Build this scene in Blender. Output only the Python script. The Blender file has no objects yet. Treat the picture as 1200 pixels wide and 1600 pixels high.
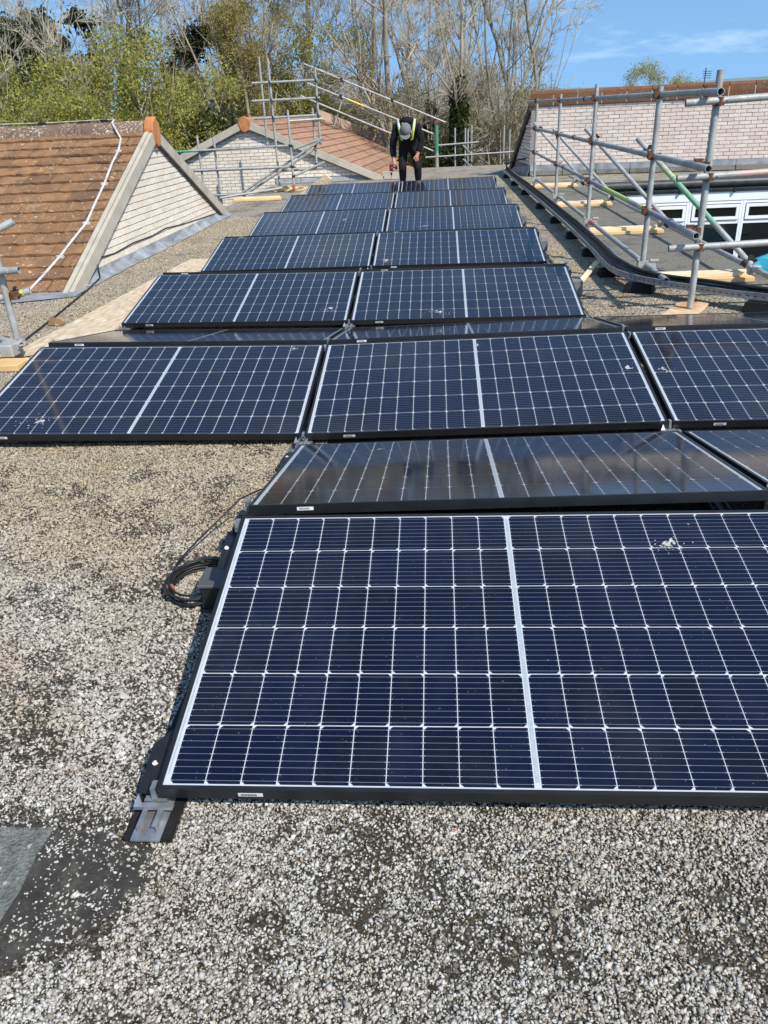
import bpy, bmesh, math, random
import numpy as np
from mathutils import Vector, Matrix
SC = bpy.context.scene
COL = SC.collection
rnd = random.Random(7)

# ---------------------------------------------------------------- camera, sky, sun, exposure
CAM = Vector((0.664, -1.293, 1.465))
PITCH, ROLL, YAW = 0.4692, 0.0477, -0.0804
cy_, sy_, cp_, sp_ = math.cos(YAW), math.sin(YAW), math.cos(PITCH), math.sin(PITCH)
FW = Vector((sy_*cp_, cy_*cp_, -sp_)); RT0 = Vector((cy_, -sy_, 0)); DN0 = FW.cross(RT0)
RT = RT0*math.cos(ROLL) + DN0*math.sin(ROLL)
DN = DN0*math.cos(ROLL) - RT0*math.sin(ROLL)
cd = bpy.data.cameras.new('camera'); cam = bpy.data.objects.new('camera', cd); COL.objects.link(cam)
cd.sensor_fit = 'VERTICAL'; cd.sensor_height = 36.0; cd.lens = 36.0*1227.8/1600.0
cd.clip_start = 0.05; cd.clip_end = 8000
m3 = Matrix((RT, -DN, -FW)).transposed()
cam.matrix_world = Matrix.Translation(CAM) @ m3.to_4x4()
SC.camera = cam

SUN = Vector((0.64, -0.66, 0.98)).normalized()
wd = bpy.data.worlds.new('World'); SC.world = wd; wd.use_nodes = True
nt = wd.node_tree; nt.nodes.clear()
wo = nt.nodes.new('ShaderNodeOutputWorld'); bg = nt.nodes.new('ShaderNodeBackground')
sky = nt.nodes.new('ShaderNodeTexSky'); sky.sky_type = 'NISHITA'; sky.sun_disc = False
sky.sun_elevation = math.asin(SUN.z); sky.sun_rotation = math.atan2(SUN.x, SUN.y)
sky.air_density = 1.0; sky.dust_density = 0.3; sky.ozone_density = 2.0; sky.altitude = 0
tcw = nt.nodes.new('ShaderNodeTexCoord'); mpw = nt.nodes.new('ShaderNodeMapping'); mpw.inputs['Scale'].default_value = (2.4, 2.4, 13.0); mpw.inputs['Location'].default_value = (0.6, 5.3, 1.4)
nzw = nt.nodes.new('ShaderNodeTexNoise'); nzw.inputs['Scale'].default_value = 1.6; nzw.inputs['Detail'].default_value = 7; nzw.inputs['Roughness'].default_value = 0.62
rmp = nt.nodes.new('ShaderNodeValToRGB'); rmp.color_ramp.elements[0].position = 0.53; rmp.color_ramp.elements[1].position = 0.80
rmp.color_ramp.elements[0].color = (0, 0, 0, 1); rmp.color_ramp.elements[1].color = (0.75, 0.75, 0.75, 1)
mxw = nt.nodes.new('ShaderNodeMixRGB'); mxw.inputs[2].default_value = (5.2, 5.4, 5.7, 1)
nt.links.new(tcw.outputs['Generated'], mpw.inputs['Vector']); nt.links.new(mpw.outputs[0], nzw.inputs['Vector'])
nt.links.new(nzw.outputs['Fac'], rmp.inputs[0]); nt.links.new(rmp.outputs[0], mxw.inputs[0])
va = nt.nodes.new('ShaderNodeVectorMath'); va.operation = 'ADD'; va.inputs[1].default_value = (0, 0, 0.34)
vn = nt.nodes.new('ShaderNodeVectorMath'); vn.operation = 'NORMALIZE'
nt.links.new(tcw.outputs['Generated'], va.inputs[0]); nt.links.new(va.outputs[0], vn.inputs[0]); nt.links.new(vn.outputs[0], sky.inputs['Vector'])
nt.links.new(sky.outputs[0], mxw.inputs[1]); tint = nt.nodes.new('ShaderNodeMixRGB'); tint.blend_type = 'MULTIPLY'; tint.inputs[0].default_value = 1.0; tint.inputs[2].default_value = (1.00, 1.19, 1.19, 1)
nt.links.new(mxw.outputs[0], tint.inputs[1]); nt.links.new(tint.outputs[0], bg.inputs[0])
bg.inputs[1].default_value = 0.15
nt.links.new(bg.outputs[0], wo.inputs[0])
sd = bpy.data.lights.new('sun', 'SUN'); sd.energy = 4.1; sd.angle = math.radians(0.53); sd.color = (1.0, 0.94, 0.85)
so = bpy.data.objects.new('sun', sd); COL.objects.link(so); so.rotation_euler = SUN.to_track_quat('Z', 'Y').to_euler(); so.location = (10, -8, 14)
SC.view_settings.view_transform = 'Standard'; SC.view_settings.look = 'None'; SC.view_settings.exposure = 0.42; SC.view_settings.gamma = 1.0

# ---------------------------------------------------------------- helpers: objects
def lnk(o, parent=None):
    COL.objects.link(o)
    if parent is not None:
        o.parent = parent
        if parent.get('_w'): o.matrix_parent_inverse = Matrix.Translation(-Vector(parent['_w']))
    return o
def thing(name, loc, label, cat, group=None):
    """Empty at the base of a thing; its parts carry world-coordinate meshes."""
    o = bpy.data.objects.new(name, None); o.empty_display_size = 0.1; COL.objects.link(o)
    o.location = loc; o['label'] = label; o['category'] = cat
    if group: o['group'] = group
    o['_w'] = tuple(loc)
    return o
def tag(o, label, cat, group=None, kind=None):
    o['label'] = label
    if cat: o['category'] = cat
    if group: o['group'] = group
    if kind: o['kind'] = kind
    return o
class MB:
    def __init__(s): s.v = []; s.f = []; s.sm = []
    def add(s, vs, fs, smooth=False):
        b = len(s.v); s.v += [tuple(p) for p in vs]; s.f += [tuple(i+b for i in f) for f in fs]; s.sm += [smooth]*len(fs); return s
    def box(s, c, size, ax=None):
        ax = ax or (Vector((1,0,0)), Vector((0,1,0)), Vector((0,0,1))); c = Vector(c); h = [x/2 for x in size]
        vs = [c+ax[0]*(sx*h[0])+ax[1]*(sy*h[1])+ax[2]*(sz*h[2]) for sz in (-1,1) for sy in (-1,1) for sx in (-1,1)]
        return s.add(vs, [(0,2,3,1),(4,5,7,6),(0,1,5,4),(2,6,7,3),(0,4,6,2),(1,3,7,5)])
    def lohi(s, lo, hi): return s.box([(a+b)/2 for a,b in zip(lo,hi)], [b-a for a,b in zip(lo,hi)])
    def bar(s, p0, p1, w, h, up=(0,0,1)):
        p0, p1 = Vector(p0), Vector(p1); d = (p1-p0); L = d.length; d.normalize(); u = Vector(up); x = d.cross(u).normalized(); z = x.cross(d)
        return s.box((p0+p1)/2, (w, L, h), (x, d, z))
    def tube(s, pts, r, n=8, caps=True, smooth=True):
        pts = [Vector(p) for p in pts]; rs = r if isinstance(r, (list, tuple)) else [r]*len(pts)
        vs, fs = [], []; pu = None
        for i, p in enumerate(pts):
            t = (pts[min(i+1, len(pts)-1)]-pts[max(i-1, 0)]).normalized()
            if pu is None:
                pu = t.cross(Vector((0,0,1)) if abs(t.z) < .9 else Vector((1,0,0))).normalized()
            else: pu = (pu - t*pu.dot(t)).normalized()
            w = t.cross(pu)
            vs += [p+(pu*math.cos(2*math.pi*k/n)+w*math.sin(2*math.pi*k/n))*rs[i] for k in range(n)]
        for i in range(len(pts)-1):
            for k in range(n):
                a, b = i*n+k, i*n+(k+1) % n; fs.append((a, b, b+n, a+n))
        s.add(vs, fs, smooth)
        if caps:
            s.add(vs[:n], [tuple(range(n-1, -1, -1))]); s.add(vs[-n:], [tuple(range(n))])
        return s
    def pipe(s, p0, p1, r=0.0242, n=14, wall=0.004, deep=0.12):
        """hollow scaffold tube with open ends"""
        p0, p1 = Vector(p0), Vector(p1); d = (p1-p0).normalized()
        s.tube([p0, p1], r, n, caps=False)
        x = d.cross(Vector((0,0,1)) if abs(d.z) < .9 else Vector((1,0,0))).normalized(); y = d.cross(x)
        for e, sg in ((p0, 1), (p1, -1)):
            ring = lambda rr, o: [e+d*(sg*o)+(x*math.cos(2*math.pi*k/n)+y*math.sin(2*math.pi*k/n))*rr for k in range(n)]
            vs = ring(r, 0)+ring(r-wall, 0)+ring(r-wall, deep)
            fs = [(k, (k+1) % n, n+(k+1) % n, n+k) for k in range(n)]+[(n+k, n+(k+1) % n, 2*n+(k+1) % n, 2*n+k) for k in range(n)]+[tuple(range(2*n, 3*n))]
            s.add(vs, fs)
        return s
    def prism(s, poly, off):
        """polygon (3D points) extruded along vector off"""
        off = Vector(off); n = len(poly); p = [Vector(q) for q in poly]
        fs = [tuple(range(n-1, -1, -1)), tuple(range(n, 2*n))]+[(i, (i+1) % n, n+(i+1) % n, n+i) for i in range(n)]
        return s.add(p+[q+off for q in p], fs)
    def mesh(s, name):
        me = bpy.data.meshes.new(name); me.from_pydata(s.v, [], s.f); me.update()
        me.polygons.foreach_set('use_smooth', s.sm); return me
    def build(s, name, mat, parent=None, bevel=0):
        o = bpy.data.objects.new(name, s.mesh(name)); o.data.materials.append(mat)
        bm = bmesh.new(); bm.from_mesh(o.data); bmesh.ops.recalc_face_normals(bm, faces=bm.faces); bm.to_mesh(o.data); bm.free()
        if bevel:
            b = o.modifiers.new('b', 'BEVEL'); b.width = bevel; b.segments = 1; b.limit_method = 'ANGLE'
        return lnk(o, parent)
def np_mesh(name, verts, faces, mat, parent=None, smooth=False):
    """verts (N,3), faces (M,k) numpy"""
    me = bpy.data.meshes.new(name); k = faces.shape[1]
    me.vertices.add(len(verts)); me.vertices.foreach_set('co', verts.astype(np.float32).ravel())
    me.loops.add(faces.size); me.loops.foreach_set('vertex_index', faces.astype(np.int32).ravel())
    me.polygons.add(len(faces)); me.polygons.foreach_set('loop_start', np.arange(0, faces.size, k, dtype=np.int32))
    me.polygons.foreach_set('loop_total', np.full(len(faces), k, dtype=np.int32))
    if smooth: me.polygons.foreach_set('use_smooth', np.ones(len(faces), dtype=bool))
    me.update(calc_edges=True)
    if mat: me.materials.append(mat)
    if parent == 'mesh': return me
    o = bpy.data.objects.new(name, me); return lnk(o, parent)
def inst(name, me, parent, loc, rot=None, scale=None):
    o = bpy.data.objects.new(name, me); COL.objects.link(o); o.parent = parent
    if rot is not None: o.matrix_basis = Matrix.Translation(Vector(loc)) @ rot.to_4x4()
    else: o.location = loc
    if scale: o.scale = scale
    return o

# ---------------------------------------------------------------- helpers: materials
class NT:
    def __init__(s, name):
        s.m = bpy.data.materials.new(name); s.m.use_nodes = True; s.t = s.m.node_tree; s.b = s.t.nodes['Principled BSDF']
    def n(s, typ, **kw):
        nd = s.t.nodes.new(typ)
        for k, v in kw.items():
            if k in nd.inputs: s.set(nd, k, v)
            else: setattr(nd, k, v)
        return nd
    def set(s, nd, k, v):
        if isinstance(v, bpy.types.NodeSocket): s.t.links.new(v, nd.inputs[k])
        else: nd.inputs[k].default_value = v
    def coord(s, which='Object', scale=None):
        o = s.pos() if which == 'World' else s.n('ShaderNodeTexCoord').outputs[which]
        if scale:
            mp = s.n('ShaderNodeMapping'); s.t.links.new(o, mp.inputs[0]); mp.inputs['Scale'].default_value = scale if isinstance(scale, tuple) else (scale,)*3; o = mp.outputs[0]
        return o
    def pos(s): return s.n('ShaderNodeNewGeometry').outputs['Position']
    def noise(s, sc, det=4, vec=None, rough=0.55):
        nd = s.n('ShaderNodeTexNoise', Scale=sc, Detail=det, Roughness=rough)
        s.t.links.new(vec if vec is not None else s.pos(), nd.inputs['Vector']); return nd.outputs['Fac']
    def ramp(s, fac, stops, interp='LINEAR'):
        r = s.n('ShaderNodeValToRGB'); r.color_ramp.interpolation = interp; e = r.color_ramp.elements
        while len(e) < len(stops): e.new(0.5)
        for el, (p, c) in zip(e, stops):
            el.position = p; el.color = (c, c, c, 1) if isinstance(c, (int, float)) else (*c, 1)
        s.t.links.new(fac, r.inputs[0]); return r.outputs[0]
    def mix(s, fac, a, b, mode='MIX'):
        nd = s.n('ShaderNodeMixRGB', blend_type=mode)
        for i, v in enumerate((fac, a, b)):
            if isinstance(v, bpy.types.NodeSocket): s.t.links.new(v, nd.inputs[i])
            elif i == 0: nd.inputs[0].default_value = v
            else: nd.inputs[i].default_value = (*v, 1) if not isinstance(v, (int, float)) else (v, v, v, 1)
        return nd.outputs[0]
    def math(s, op, a, b=None, c=None):
        nd = s.n('ShaderNodeMath', operation=op)
        for i, v in enumerate((a, b, c)):
            if v is None: continue
            if isinstance(v, bpy.types.NodeSocket): s.t.links.new(v, nd.inputs[i])
            else: nd.inputs[i].default_value = v
        return nd.outputs[0]
    def done(s, col, rough=0.6, metal=0.0, spec=0.5, bump=None, bstr=0.3, bdist=0.01):
        s.set(s.b, 'Base Color', (*col, 1) if isinstance(col, (tuple, list)) else col); s.set(s.b, 'Roughness', rough); s.set(s.b, 'Metallic', metal); s.set(s.b, 'Specular IOR Level', spec)
        if bump is not None:
            bn = s.n('ShaderNodeBump', Strength=bstr, Distance=bdist); s.t.links.new(bump, bn.inputs['Height']); s.t.links.new(bn.outputs[0], s.b.inputs['Normal'])
        return s.m
M = {}
def simple(name, c, rough=0.6, metal=0.0, spec=0.5, nsc=6.0, var=0.25, bst=0.0):
    t = NT(name); f = t.noise(nsc, 5)
    d = tuple(x*(1-var) for x in c); l = tuple(min(1, x*(1+var)) for x in c)
    M[name] = t.done(t.ramp(f, [(0.3, d), (0.7, l)]), rough, metal, spec, t.noise(nsc*6, 4) if bst else None, bst)
    return M[name]
simple('frame_black', (0.010, 0.0105, 0.012), 0.38, 0.0, 0.5, 14, 0.3)
simple('black_plastic', (0.012, 0.012, 0.013), 0.45, 0, 0.5, 30, 0.3)
simple('rubber', (0.010, 0.010, 0.010), 0.8, 0, 0.3, 40, 0.4, 0.3)
simple('aluminium', (0.36, 0.37, 0.375), 0.42, 0.7, 0.5, 18, 0.35)
simple('white_cap', (0.78, 0.77, 0.74), 0.5, 0, 0.5, 30, 0.08)
simple('lead', (0.27, 0.285, 0.30), 0.55, 0.1, 0.5, 5, 0.35, 0.2)
simple('rust', (0.13, 0.055, 0.028), 0.75, 0.2, 0.4, 30, 0.5, 0.4)
simple('dark_steel', (0.035, 0.033, 0.032), 0.6, 0.5, 0.5, 30, 0.4)
simple('verge', (0.43, 0.385, 0.305), 0.6, 0, 0.4, 5, 0.14)
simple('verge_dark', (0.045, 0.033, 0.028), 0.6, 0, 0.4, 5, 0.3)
simple('timber', (0.66, 0.44, 0.20), 0.65, 0, 0.3, 4, 0.2)
simple('timber_pale', (0.74, 0.60, 0.41), 0.65, 0, 0.3, 5, 0.16)
simple('upvc', (0.80, 0.80, 0.80), 0.32, 0, 0.5, 3, 0.04)
simple('gutter', (0.036, 0.040, 0.038), 0.45, 0, 0.5, 7, 0.5, 0.2)
simple('turquoise', (0.02, 0.25, 0.34), 0.5, 0, 0.5, 2, 0.3)
simple('concrete', (0.17, 0.17, 0.17), 0.85, 0, 0.3, 18, 0.25, 0.4)
simple('mortar', (0.30, 0.25, 0.22), 0.9, 0, 0.2, 20, 0.2)
simple('mortar_pale', (0.40, 0.36, 0.31), 0.9, 0, 0.2, 20, 0.2)
simple('terracotta', (0.44, 0.175, 0.07), 0.8, 0, 0.3, 9, 0.25, 0.2)
simple('conduit_white', (0.52, 0.50, 0.47), 0.6, 0, 0.4, 15, 0.3)
simple('cable_black', (0.012, 0.012, 0.012), 0.5, 0, 0.5, 40, 0.3)
simple('tape', (0.30, 0.13, 0.075), 0.6)
simple('sticker', (0.62, 0.64, 0.66), 0.4)
simple('inkmark', (0.05, 0.05, 0.055), 0.5)
simple('jacket', (0.010, 0.010, 0.013), 0.85, 0, 0.2, 20, 0.5, 0.5)
simple('trousers', (0.014, 0.014, 0.016), 0.85, 0, 0.2, 20, 0.5, 0.5)
simple('skin', (0.52, 0.25, 0.17), 0.55, 0, 0.4, 30, 0.12)
simple('hivis', (0.62, 0.78, 0.05), 0.6, 0, 0.4, 30, 0.1)
simple('reflective', (0.55, 0.57, 0.58), 0.35, 0.3, 0.5, 30, 0.1)
simple('cap_grey', (0.16, 0.165, 0.17), 0.85, 0, 0.2, 60, 0.3, 0.5)
simple('tool_red', (0.26, 0.02, 0.03), 0.5)
simple('clamp_red', (0.42, 0.07, 0.03), 0.6); simple('band_yellow', (0.42, 0.44, 0.06), 0.6)

def mat_galv(name, paint=None):
    """weathered galvanised tube; paint = [(axis, lo, hi, colour)] daubs of paint at fixed places on the tube"""
    t = NT(name); n1 = t.noise(9, 5); n2 = t.noise(60, 4)
    c = t.ramp(n1, [(0.28, (0.25, 0.25, 0.235)), (0.52, (0.37, 0.37, 0.35)), (0.75, (0.47, 0.46, 0.43))])
    c = t.mix(t.ramp(n2, [(0.58, 0.0), (0.72, 0.7)]), c, (0.20, 0.165, 0.12)); c = t.mix(t.ramp(t.noise(3.3, 5), [(0.55, 0.0), (0.70, 0.55)]), c, (0.27, 0.235, 0.18)); c = t.mix(t.ramp(t.noise(22, 3), [(0.66, 0.0), (0.70, 0.6)]), c, (0.58, 0.56, 0.52))
    for ax, lo, hi, pc in paint or []:
        sx = t.n('ShaderNodeSeparateXYZ'); t.t.links.new(t.pos(), sx.inputs[0]); a = sx.outputs['XYZ'.index(ax)]
        a = t.math('ADD', a, t.math('MULTIPLY', t.math('SUBTRACT', t.noise(25, 3), 0.5), 0.35))
        k = t.math('MULTIPLY', t.math('GREATER_THAN', a, lo), t.math('LESS_THAN', a, hi))
        k = t.math('MULTIPLY', k, t.ramp(t.noise(45, 4), [(0.30, 0.35), (0.5, 0.95)]))
        c = t.mix(k, c, pc)
    M[name] = t.done(c, 0.48, 0.12, 0.5, n2, 0.12, 0.004); return M[name]
mat_galv('galv')
mat_galv('galv_low', [('Y', 6.9, 8.3, (0.50, 0.58, 0.13)), ('Y', 8.3, 9.3, (0.27, 0.23, 0.32)), ('Y', 5.2, 6.1, (0.27, 0.24, 0.32)), ('Y', 6.1, 6.5, (0.48, 0.56, 0.14))])
mat_galv('galv_green', [('Z', 0.45, 0.80, (0.16, 0.38, 0.24)), ('Z', 0.80, 0.92, (0.42, 0.52, 0.22))])
mat_galv('galv_pink', [('X', 2.75, 3.3, (0.52, 0.33, 0.28))])
mat_galv('galv_end', [('X', -6.0, -4.6, (0.03, 0.36, 0.16))])
mat_galv('galv_post', [('Z', 0.35, 1.1, (0.02, 0.24, 0.13))])
mat_galv('galv_red', [('Y', 8.9, 9.3, (0.45, 0.09, 0.04))])
mat_galv('galv_yellow', [('X', -1.9, -1.45, (0.70, 0.62, 0.05))])

def mat_cell():
    t = NT('solar_cell'); tc = t.coord('Object'); sx = t.n('ShaderNodeSeparateXYZ'); t.t.links.new(tc, sx.inputs[0])
    v = t.math('MODULO', sx.outputs[1], 0.168)
    ph = t.math('FRACT', t.math('DIVIDE', t.math('ADD', v, 0.0003), 0.01826))
    d = t.math('ABSOLUTE', t.math('SUBTRACT', ph, 0.5))
    line = t.math('LESS_THAN', d, 0.030)
    u = t.math('MODULO', sx.outputs[0], 0.0845)
    # fine fingers and small solder pads on the busbars
    pad = t.math('GREATER_THAN', t.math('ABSOLUTE', t.math('SUBTRACT', u, 0.041)), 0.0365)
    padw = t.math('MULTIPLY', t.math('LESS_THAN', d, 0.042), pad)
    oi = t.n('ShaderNodeObjectInfo').outputs['Random']; ri = t.n('ShaderNodeNewGeometry').outputs['Random Per Island']
    base = t.mix(t.math('FRACT', t.math('ADD', oi, ri)), (0.0004, 0.0014, 0.0095), (0.0009, 0.0030, 0.0175))
    fing = t.math('GREATER_THAN', t.math('FRACT', t.math('DIVIDE', u, 0.0015)), 0.86)
    base = t.mix(t.math('MULTIPLY', fing, 0.05), base, (0.12, 0.13, 0.16))
    c = t.mix(t.math('MULTIPLY', line, 0.42), base, (0.40, 0.41, 0.44)); c = t.mix(t.math('MULTIPLY', padw, 0.5), c, (0.6, 0.6, 0.62))
    dust = t.ramp(t.math('ADD', t.math('MULTIPLY', t.noise(3.1, 6), 0.6), t.math('MULTIPLY', t.noise(19, 5), 0.4)), [(0.48, 0.0), (0.70, 0.018)])
    c = t.mix(dust, c, (0.42, 0.40, 0.37))
    sp = t.ramp(t.noise(170, 2), [(0.73, 0.0), (0.76, 0.35)])
    c = t.mix(sp, c, (0.45, 0.44, 0.42))
    return t.done(c, t.ramp(t.noise(5, 4), [(0.3, 0.06), (0.75, 0.11)]), 0, 0.48)
M['cell'] = mat_cell()
t = NT('backsheet'); M['backsheet'] = t.done(t.ramp(t.noise(30, 4), [(0.3, (0.44, 0.47, 0.49)), (0.7, (0.52, 0.545, 0.565))]), 0.09, 0, 0.5)
t = NT('ribbon'); M['ribbon'] = t.done(t.ramp(t.noise(80, 3), [(0.3, (0.30, 0.34, 0.37)), (0.7, (0.38, 0.42, 0.45))]), 0.12, 0, 0.5)
t = NT('dropping'); M['dropping'] = t.done(t.ramp(t.noise(90, 3), [(0.3, (0.28, 0.27, 0.25)), (0.7, (0.50, 0.49, 0.46))]), 0.8, 0, 0.2)

def mat_brick(name, cols, stain=(0.25, 0.2, 0.17)):
    t = NT(name); oi = t.n('ShaderNodeObjectInfo').outputs['Random']; ri = t.n('ShaderNodeNewGeometry').outputs['Random Per Island']
    c = t.ramp(t.math('FRACT', t.math('ADD', oi, ri)), [(i/(len(cols)-1), k) for i, k in enumerate(cols)])
    c = t.mix(t.ramp(t.noise(38, 5), [(0.45, 0.0), (0.72, 0.6)]), c, stain)
    c = t.mix(t.ramp(t.noise(1.1, 4), [(0.5, 0.0), (0.8, 0.35)]), c, stain)
    M[name] = t.done(c, 0.9, 0, 0.25, t.noise(120, 4), 0.5, 0.006); return M[name]
mat_brick('brick_pink', [(0.70, 0.585, 0.505), (0.77, 0.67, 0.585), (0.72, 0.60, 0.525), (0.80, 0.71, 0.62), (0.64, 0.52, 0.455)], (0.48, 0.36, 0.31))
mat_brick('brick_cream', [(0.74, 0.66, 0.53), (0.80, 0.73, 0.60), (0.75, 0.66, 0.55), (0.82, 0.755, 0.64), (0.70, 0.60, 0.49)], (0.54, 0.42, 0.31))
def mat_tile(name, cols, lichen=0.6):
    t = NT(name); oi = t.n('ShaderNodeObjectInfo').outputs['Random']; ri = t.n('ShaderNodeNewGeometry').outputs['Random Per Island']
    c = t.ramp(t.math('FRACT', t.math('ADD', oi, ri)), [(i/(len(cols)-1), k) for i, k in enumerate(cols)])
    c = t.mix(t.ramp(t.noise(7, 5), [(0.40, 0.0), (0.72, 0.75)]), c, (0.105, 0.068, 0.045))
    c = t.mix(t.ramp(t.noise(14, 4), [(0.58, 0.0), (0.72, 0.55)]), c, (0.30, 0.17, 0.07))
    if lichen:
        big = t.ramp(t.noise(1.7, 3), [(0.42, 0.0), (0.62, 1.0)])
        c = t.mix(t.math('MULTIPLY', big, t.ramp(t.noise(34, 3, rough=0.4), [(0.62-0.10*(lichen > .9), 0.0), (0.68-0.10*(lichen > .9), lichen)])), c, (0.52, 0.48, 0.36))
        c = t.mix(t.ramp(t.noise(21, 2, rough=0.3), [(0.70, 0.0), (0.73, lichen)]), c, (0.60, 0.55, 0.42))
    M[name] = t.done(c, 0.92, 0, 0.2, t.noise(70, 5), 0.6, 0.008); return M[name]
mat_tile('tile_old', [(0.225, 0.117, 0.056), (0.295, 0.155, 0.074), (0.245, 0.130, 0.064), (0.325, 0.175, 0.083), (0.185, 0.100, 0.055)])
mat_tile('tile_ridge', [(0.17, 0.11, 0.08), (0.22, 0.135, 0.095), (0.16, 0.105, 0.08)], 0.95)
mat_tile('tile_new', [(0.38, 0.215, 0.135), (0.46, 0.27, 0.175), (0.42, 0.235, 0.15), (0.35, 0.20, 0.13)], 0.15)
mat_tile('coping', [(0.17, 0.072, 0.036), (0.21, 0.09, 0.045), (0.15, 0.068, 0.038)], 0.25)

def mat_roof():
    t = NT('roof_chippings'); p = t.pos()
    vo = t.n('ShaderNodeTexVoronoi', Scale=95.0); t.t.links.new(p, vo.inputs['Vector'])
    hs = t.n('ShaderNodeSeparateColor'); t.t.links.new(vo.outputs['Color'], hs.inputs[0])
    st = t.ramp(hs.outputs[0], [(0.0, (0.09, 0.075, 0.055)), (0.25, (0.24, 0.21, 0.165)), (0.55, (0.42, 0.375, 0.30)), (0.85, (0.52, 0.475, 0.395)), (1.0, (0.62, 0.58, 0.50))])
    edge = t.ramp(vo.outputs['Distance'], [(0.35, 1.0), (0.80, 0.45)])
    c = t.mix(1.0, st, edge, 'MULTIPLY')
    big = t.ramp(t.math('ADD', t.math('MULTIPLY', t.noise(1.3, 6, rough=0.65), 0.6), t.math('MULTIPLY', t.noise(6.0, 5, rough=0.7), 0.4)), [(0.50, 0.0), (0.64, 0.75)])
    c = t.mix(big, c, (0.032, 0.026, 0.018))
    c = t.mix(t.ramp(t.noise(0.8, 4), [(0.45, 0.0), (0.7, 0.5)]), c, t.mix(1.0, c, (0.80, 0.66, 0.44), 'MULTIPLY'))
    # wheel-marked, washed darker bitumen close to the first panel
    return t.done(c, 0.92, 0, 0.2, t.math('SUBTRACT', 1.0, vo.outputs['Distance']), 0.8, 0.006)
M['roof'] = mat_roof()
def mat_base():
    t = NT('bitumen'); p = t.pos(); vo = t.n('ShaderNodeTexVoronoi', Scale=210.0); t.t.links.new(p, vo.inputs['Vector']); hs = t.n('ShaderNodeSeparateColor'); t.t.links.new(vo.outputs['Color'], hs.inputs[0])
    c = t.ramp(hs.outputs[0], [(0.0, (0.016, 0.014, 0.011)), (0.45, (0.040, 0.034, 0.026)), (0.75, (0.095, 0.083, 0.065)), (1.0, (0.26, 0.24, 0.20))])
    n = t.math('ADD', t.math('MULTIPLY', t.noise(2.6, 6, rough=0.7), 0.5), t.math('MULTIPLY', t.noise(11, 5, rough=0.7), 0.5))
    c = t.mix(t.ramp(n, [(0.47, 0.0), (0.60, 0.75)]), c, (0.040, 0.031, 0.019))
    return t.done(c, 0.95, 0, 0.2, t.math('SUBTRACT', 1.0, vo.outputs['Distance']), 0.7, 0.004)
M['bitumen'] = mat_base()
def mat_stone():
    t = NT('chipping'); ri = t.n('ShaderNodeNewGeometry').outputs['Random Per Island']
    c = t.ramp(ri, [(0.0, (0.10, 0.085, 0.07)), (0.08, (0.22, 0.19, 0.15)), (0.30, (0.35, 0.34, 0.32)), (0.55, (0.50, 0.49, 0.465)), (0.80, (0.44, 0.425, 0.395)), (0.93, (0.62, 0.61, 0.58)), (0.9995, (0.58, 0.565, 0.53)), (1.0, (0.45, 0.20, 0.12))])
    brown = t.ramp(t.math('ADD', t.math('MULTIPLY', t.noise(1.15, 4), 0.65), t.math('MULTIPLY', t.noise(5.5, 4), 0.35)), [(0.44, 0.0), (0.60, 1.0)])
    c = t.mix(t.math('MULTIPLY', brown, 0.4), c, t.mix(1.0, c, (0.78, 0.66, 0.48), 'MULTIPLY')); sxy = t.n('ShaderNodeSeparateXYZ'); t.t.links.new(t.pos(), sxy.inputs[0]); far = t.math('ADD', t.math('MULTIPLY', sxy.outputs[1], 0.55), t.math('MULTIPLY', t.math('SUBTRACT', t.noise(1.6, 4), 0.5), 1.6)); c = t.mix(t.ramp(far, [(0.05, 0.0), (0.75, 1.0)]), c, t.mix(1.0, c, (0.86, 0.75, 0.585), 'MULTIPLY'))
    c = t.mix(t.ramp(t.noise(110, 3), [(0.4, 0.0), (0.7, 0.35)]), c, (0.22, 0.19, 0.15))
    return t.done(c, 0.85, 0, 0.3)
M['stone'] = mat_stone()
def mat_felt(name, a, b):
    t = NT(name); f = t.math('ADD', t.math('MULTIPLY', t.noise(150, 3), 0.6), t.math('MULTIPLY', t.noise(38, 4), 0.4)); n = t.noise(2.2, 7, rough=0.75)
    c = t.ramp(f, [(0.35, a), (0.65, b)])
    c = t.mix(t.ramp(n, [(0.50, 0.0), (0.68, 0.75)]), c, tuple(x*0.35 for x in a))
    c = t.mix(t.ramp(t.noise(60, 2), [(0.66, 0.0), (0.72, 0.7)]), c, (0.5, 0.48, 0.44))
    M[name] = t.done(c, 0.92, 0, 0.25, f, 0.9, 0.012)
mat_felt('felt', (0.10, 0.092, 0.075), (0.25, 0.23, 0.195)); mat_felt('felt_patch', (0.075, 0.077, 0.068), (0.21, 0.21, 0.19))
def mat_osb():
    t = NT('sheathing'); c1 = t.noise(26, 3, t.coord('World', (1.0, 0.35, 1)), 0.4)
    c = t.ramp(c1, [(0.3, (0.42, 0.31, 0.20)), (0.5, (0.56, 0.44, 0.30)), (0.7, (0.66, 0.55, 0.41))])
    c = t.mix(t.ramp(t.noise(3, 5), [(0.45, 0.0), (0.7, 0.5)]), c, (0.48, 0.38, 0.28))
    return t.done(c, 0.85, 0, 0.2, c1, 0.3, 0.004)
M['osb'] = mat_osb()
simple('plank_pink', (0.60, 0.42, 0.32), 0.8, 0, 0.2, 3, 0.12)
def mat_pad():
    t = NT('pad_board'); c = t.ramp(t.noise(5, 4, t.coord('World', (4, 1, 1))), [(0.3, (0.50, 0.33, 0.19)), (0.7, (0.66, 0.50, 0.33))])
    c = t.mix(t.ramp(t.noise(4.2, 3), [(0.50, 0.0), (0.58, 0.8)]), c, (0.48, 0.17, 0.04)); return t.done(c, 0.8, 0, 0.3)
M['pad'] = mat_pad()
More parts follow.
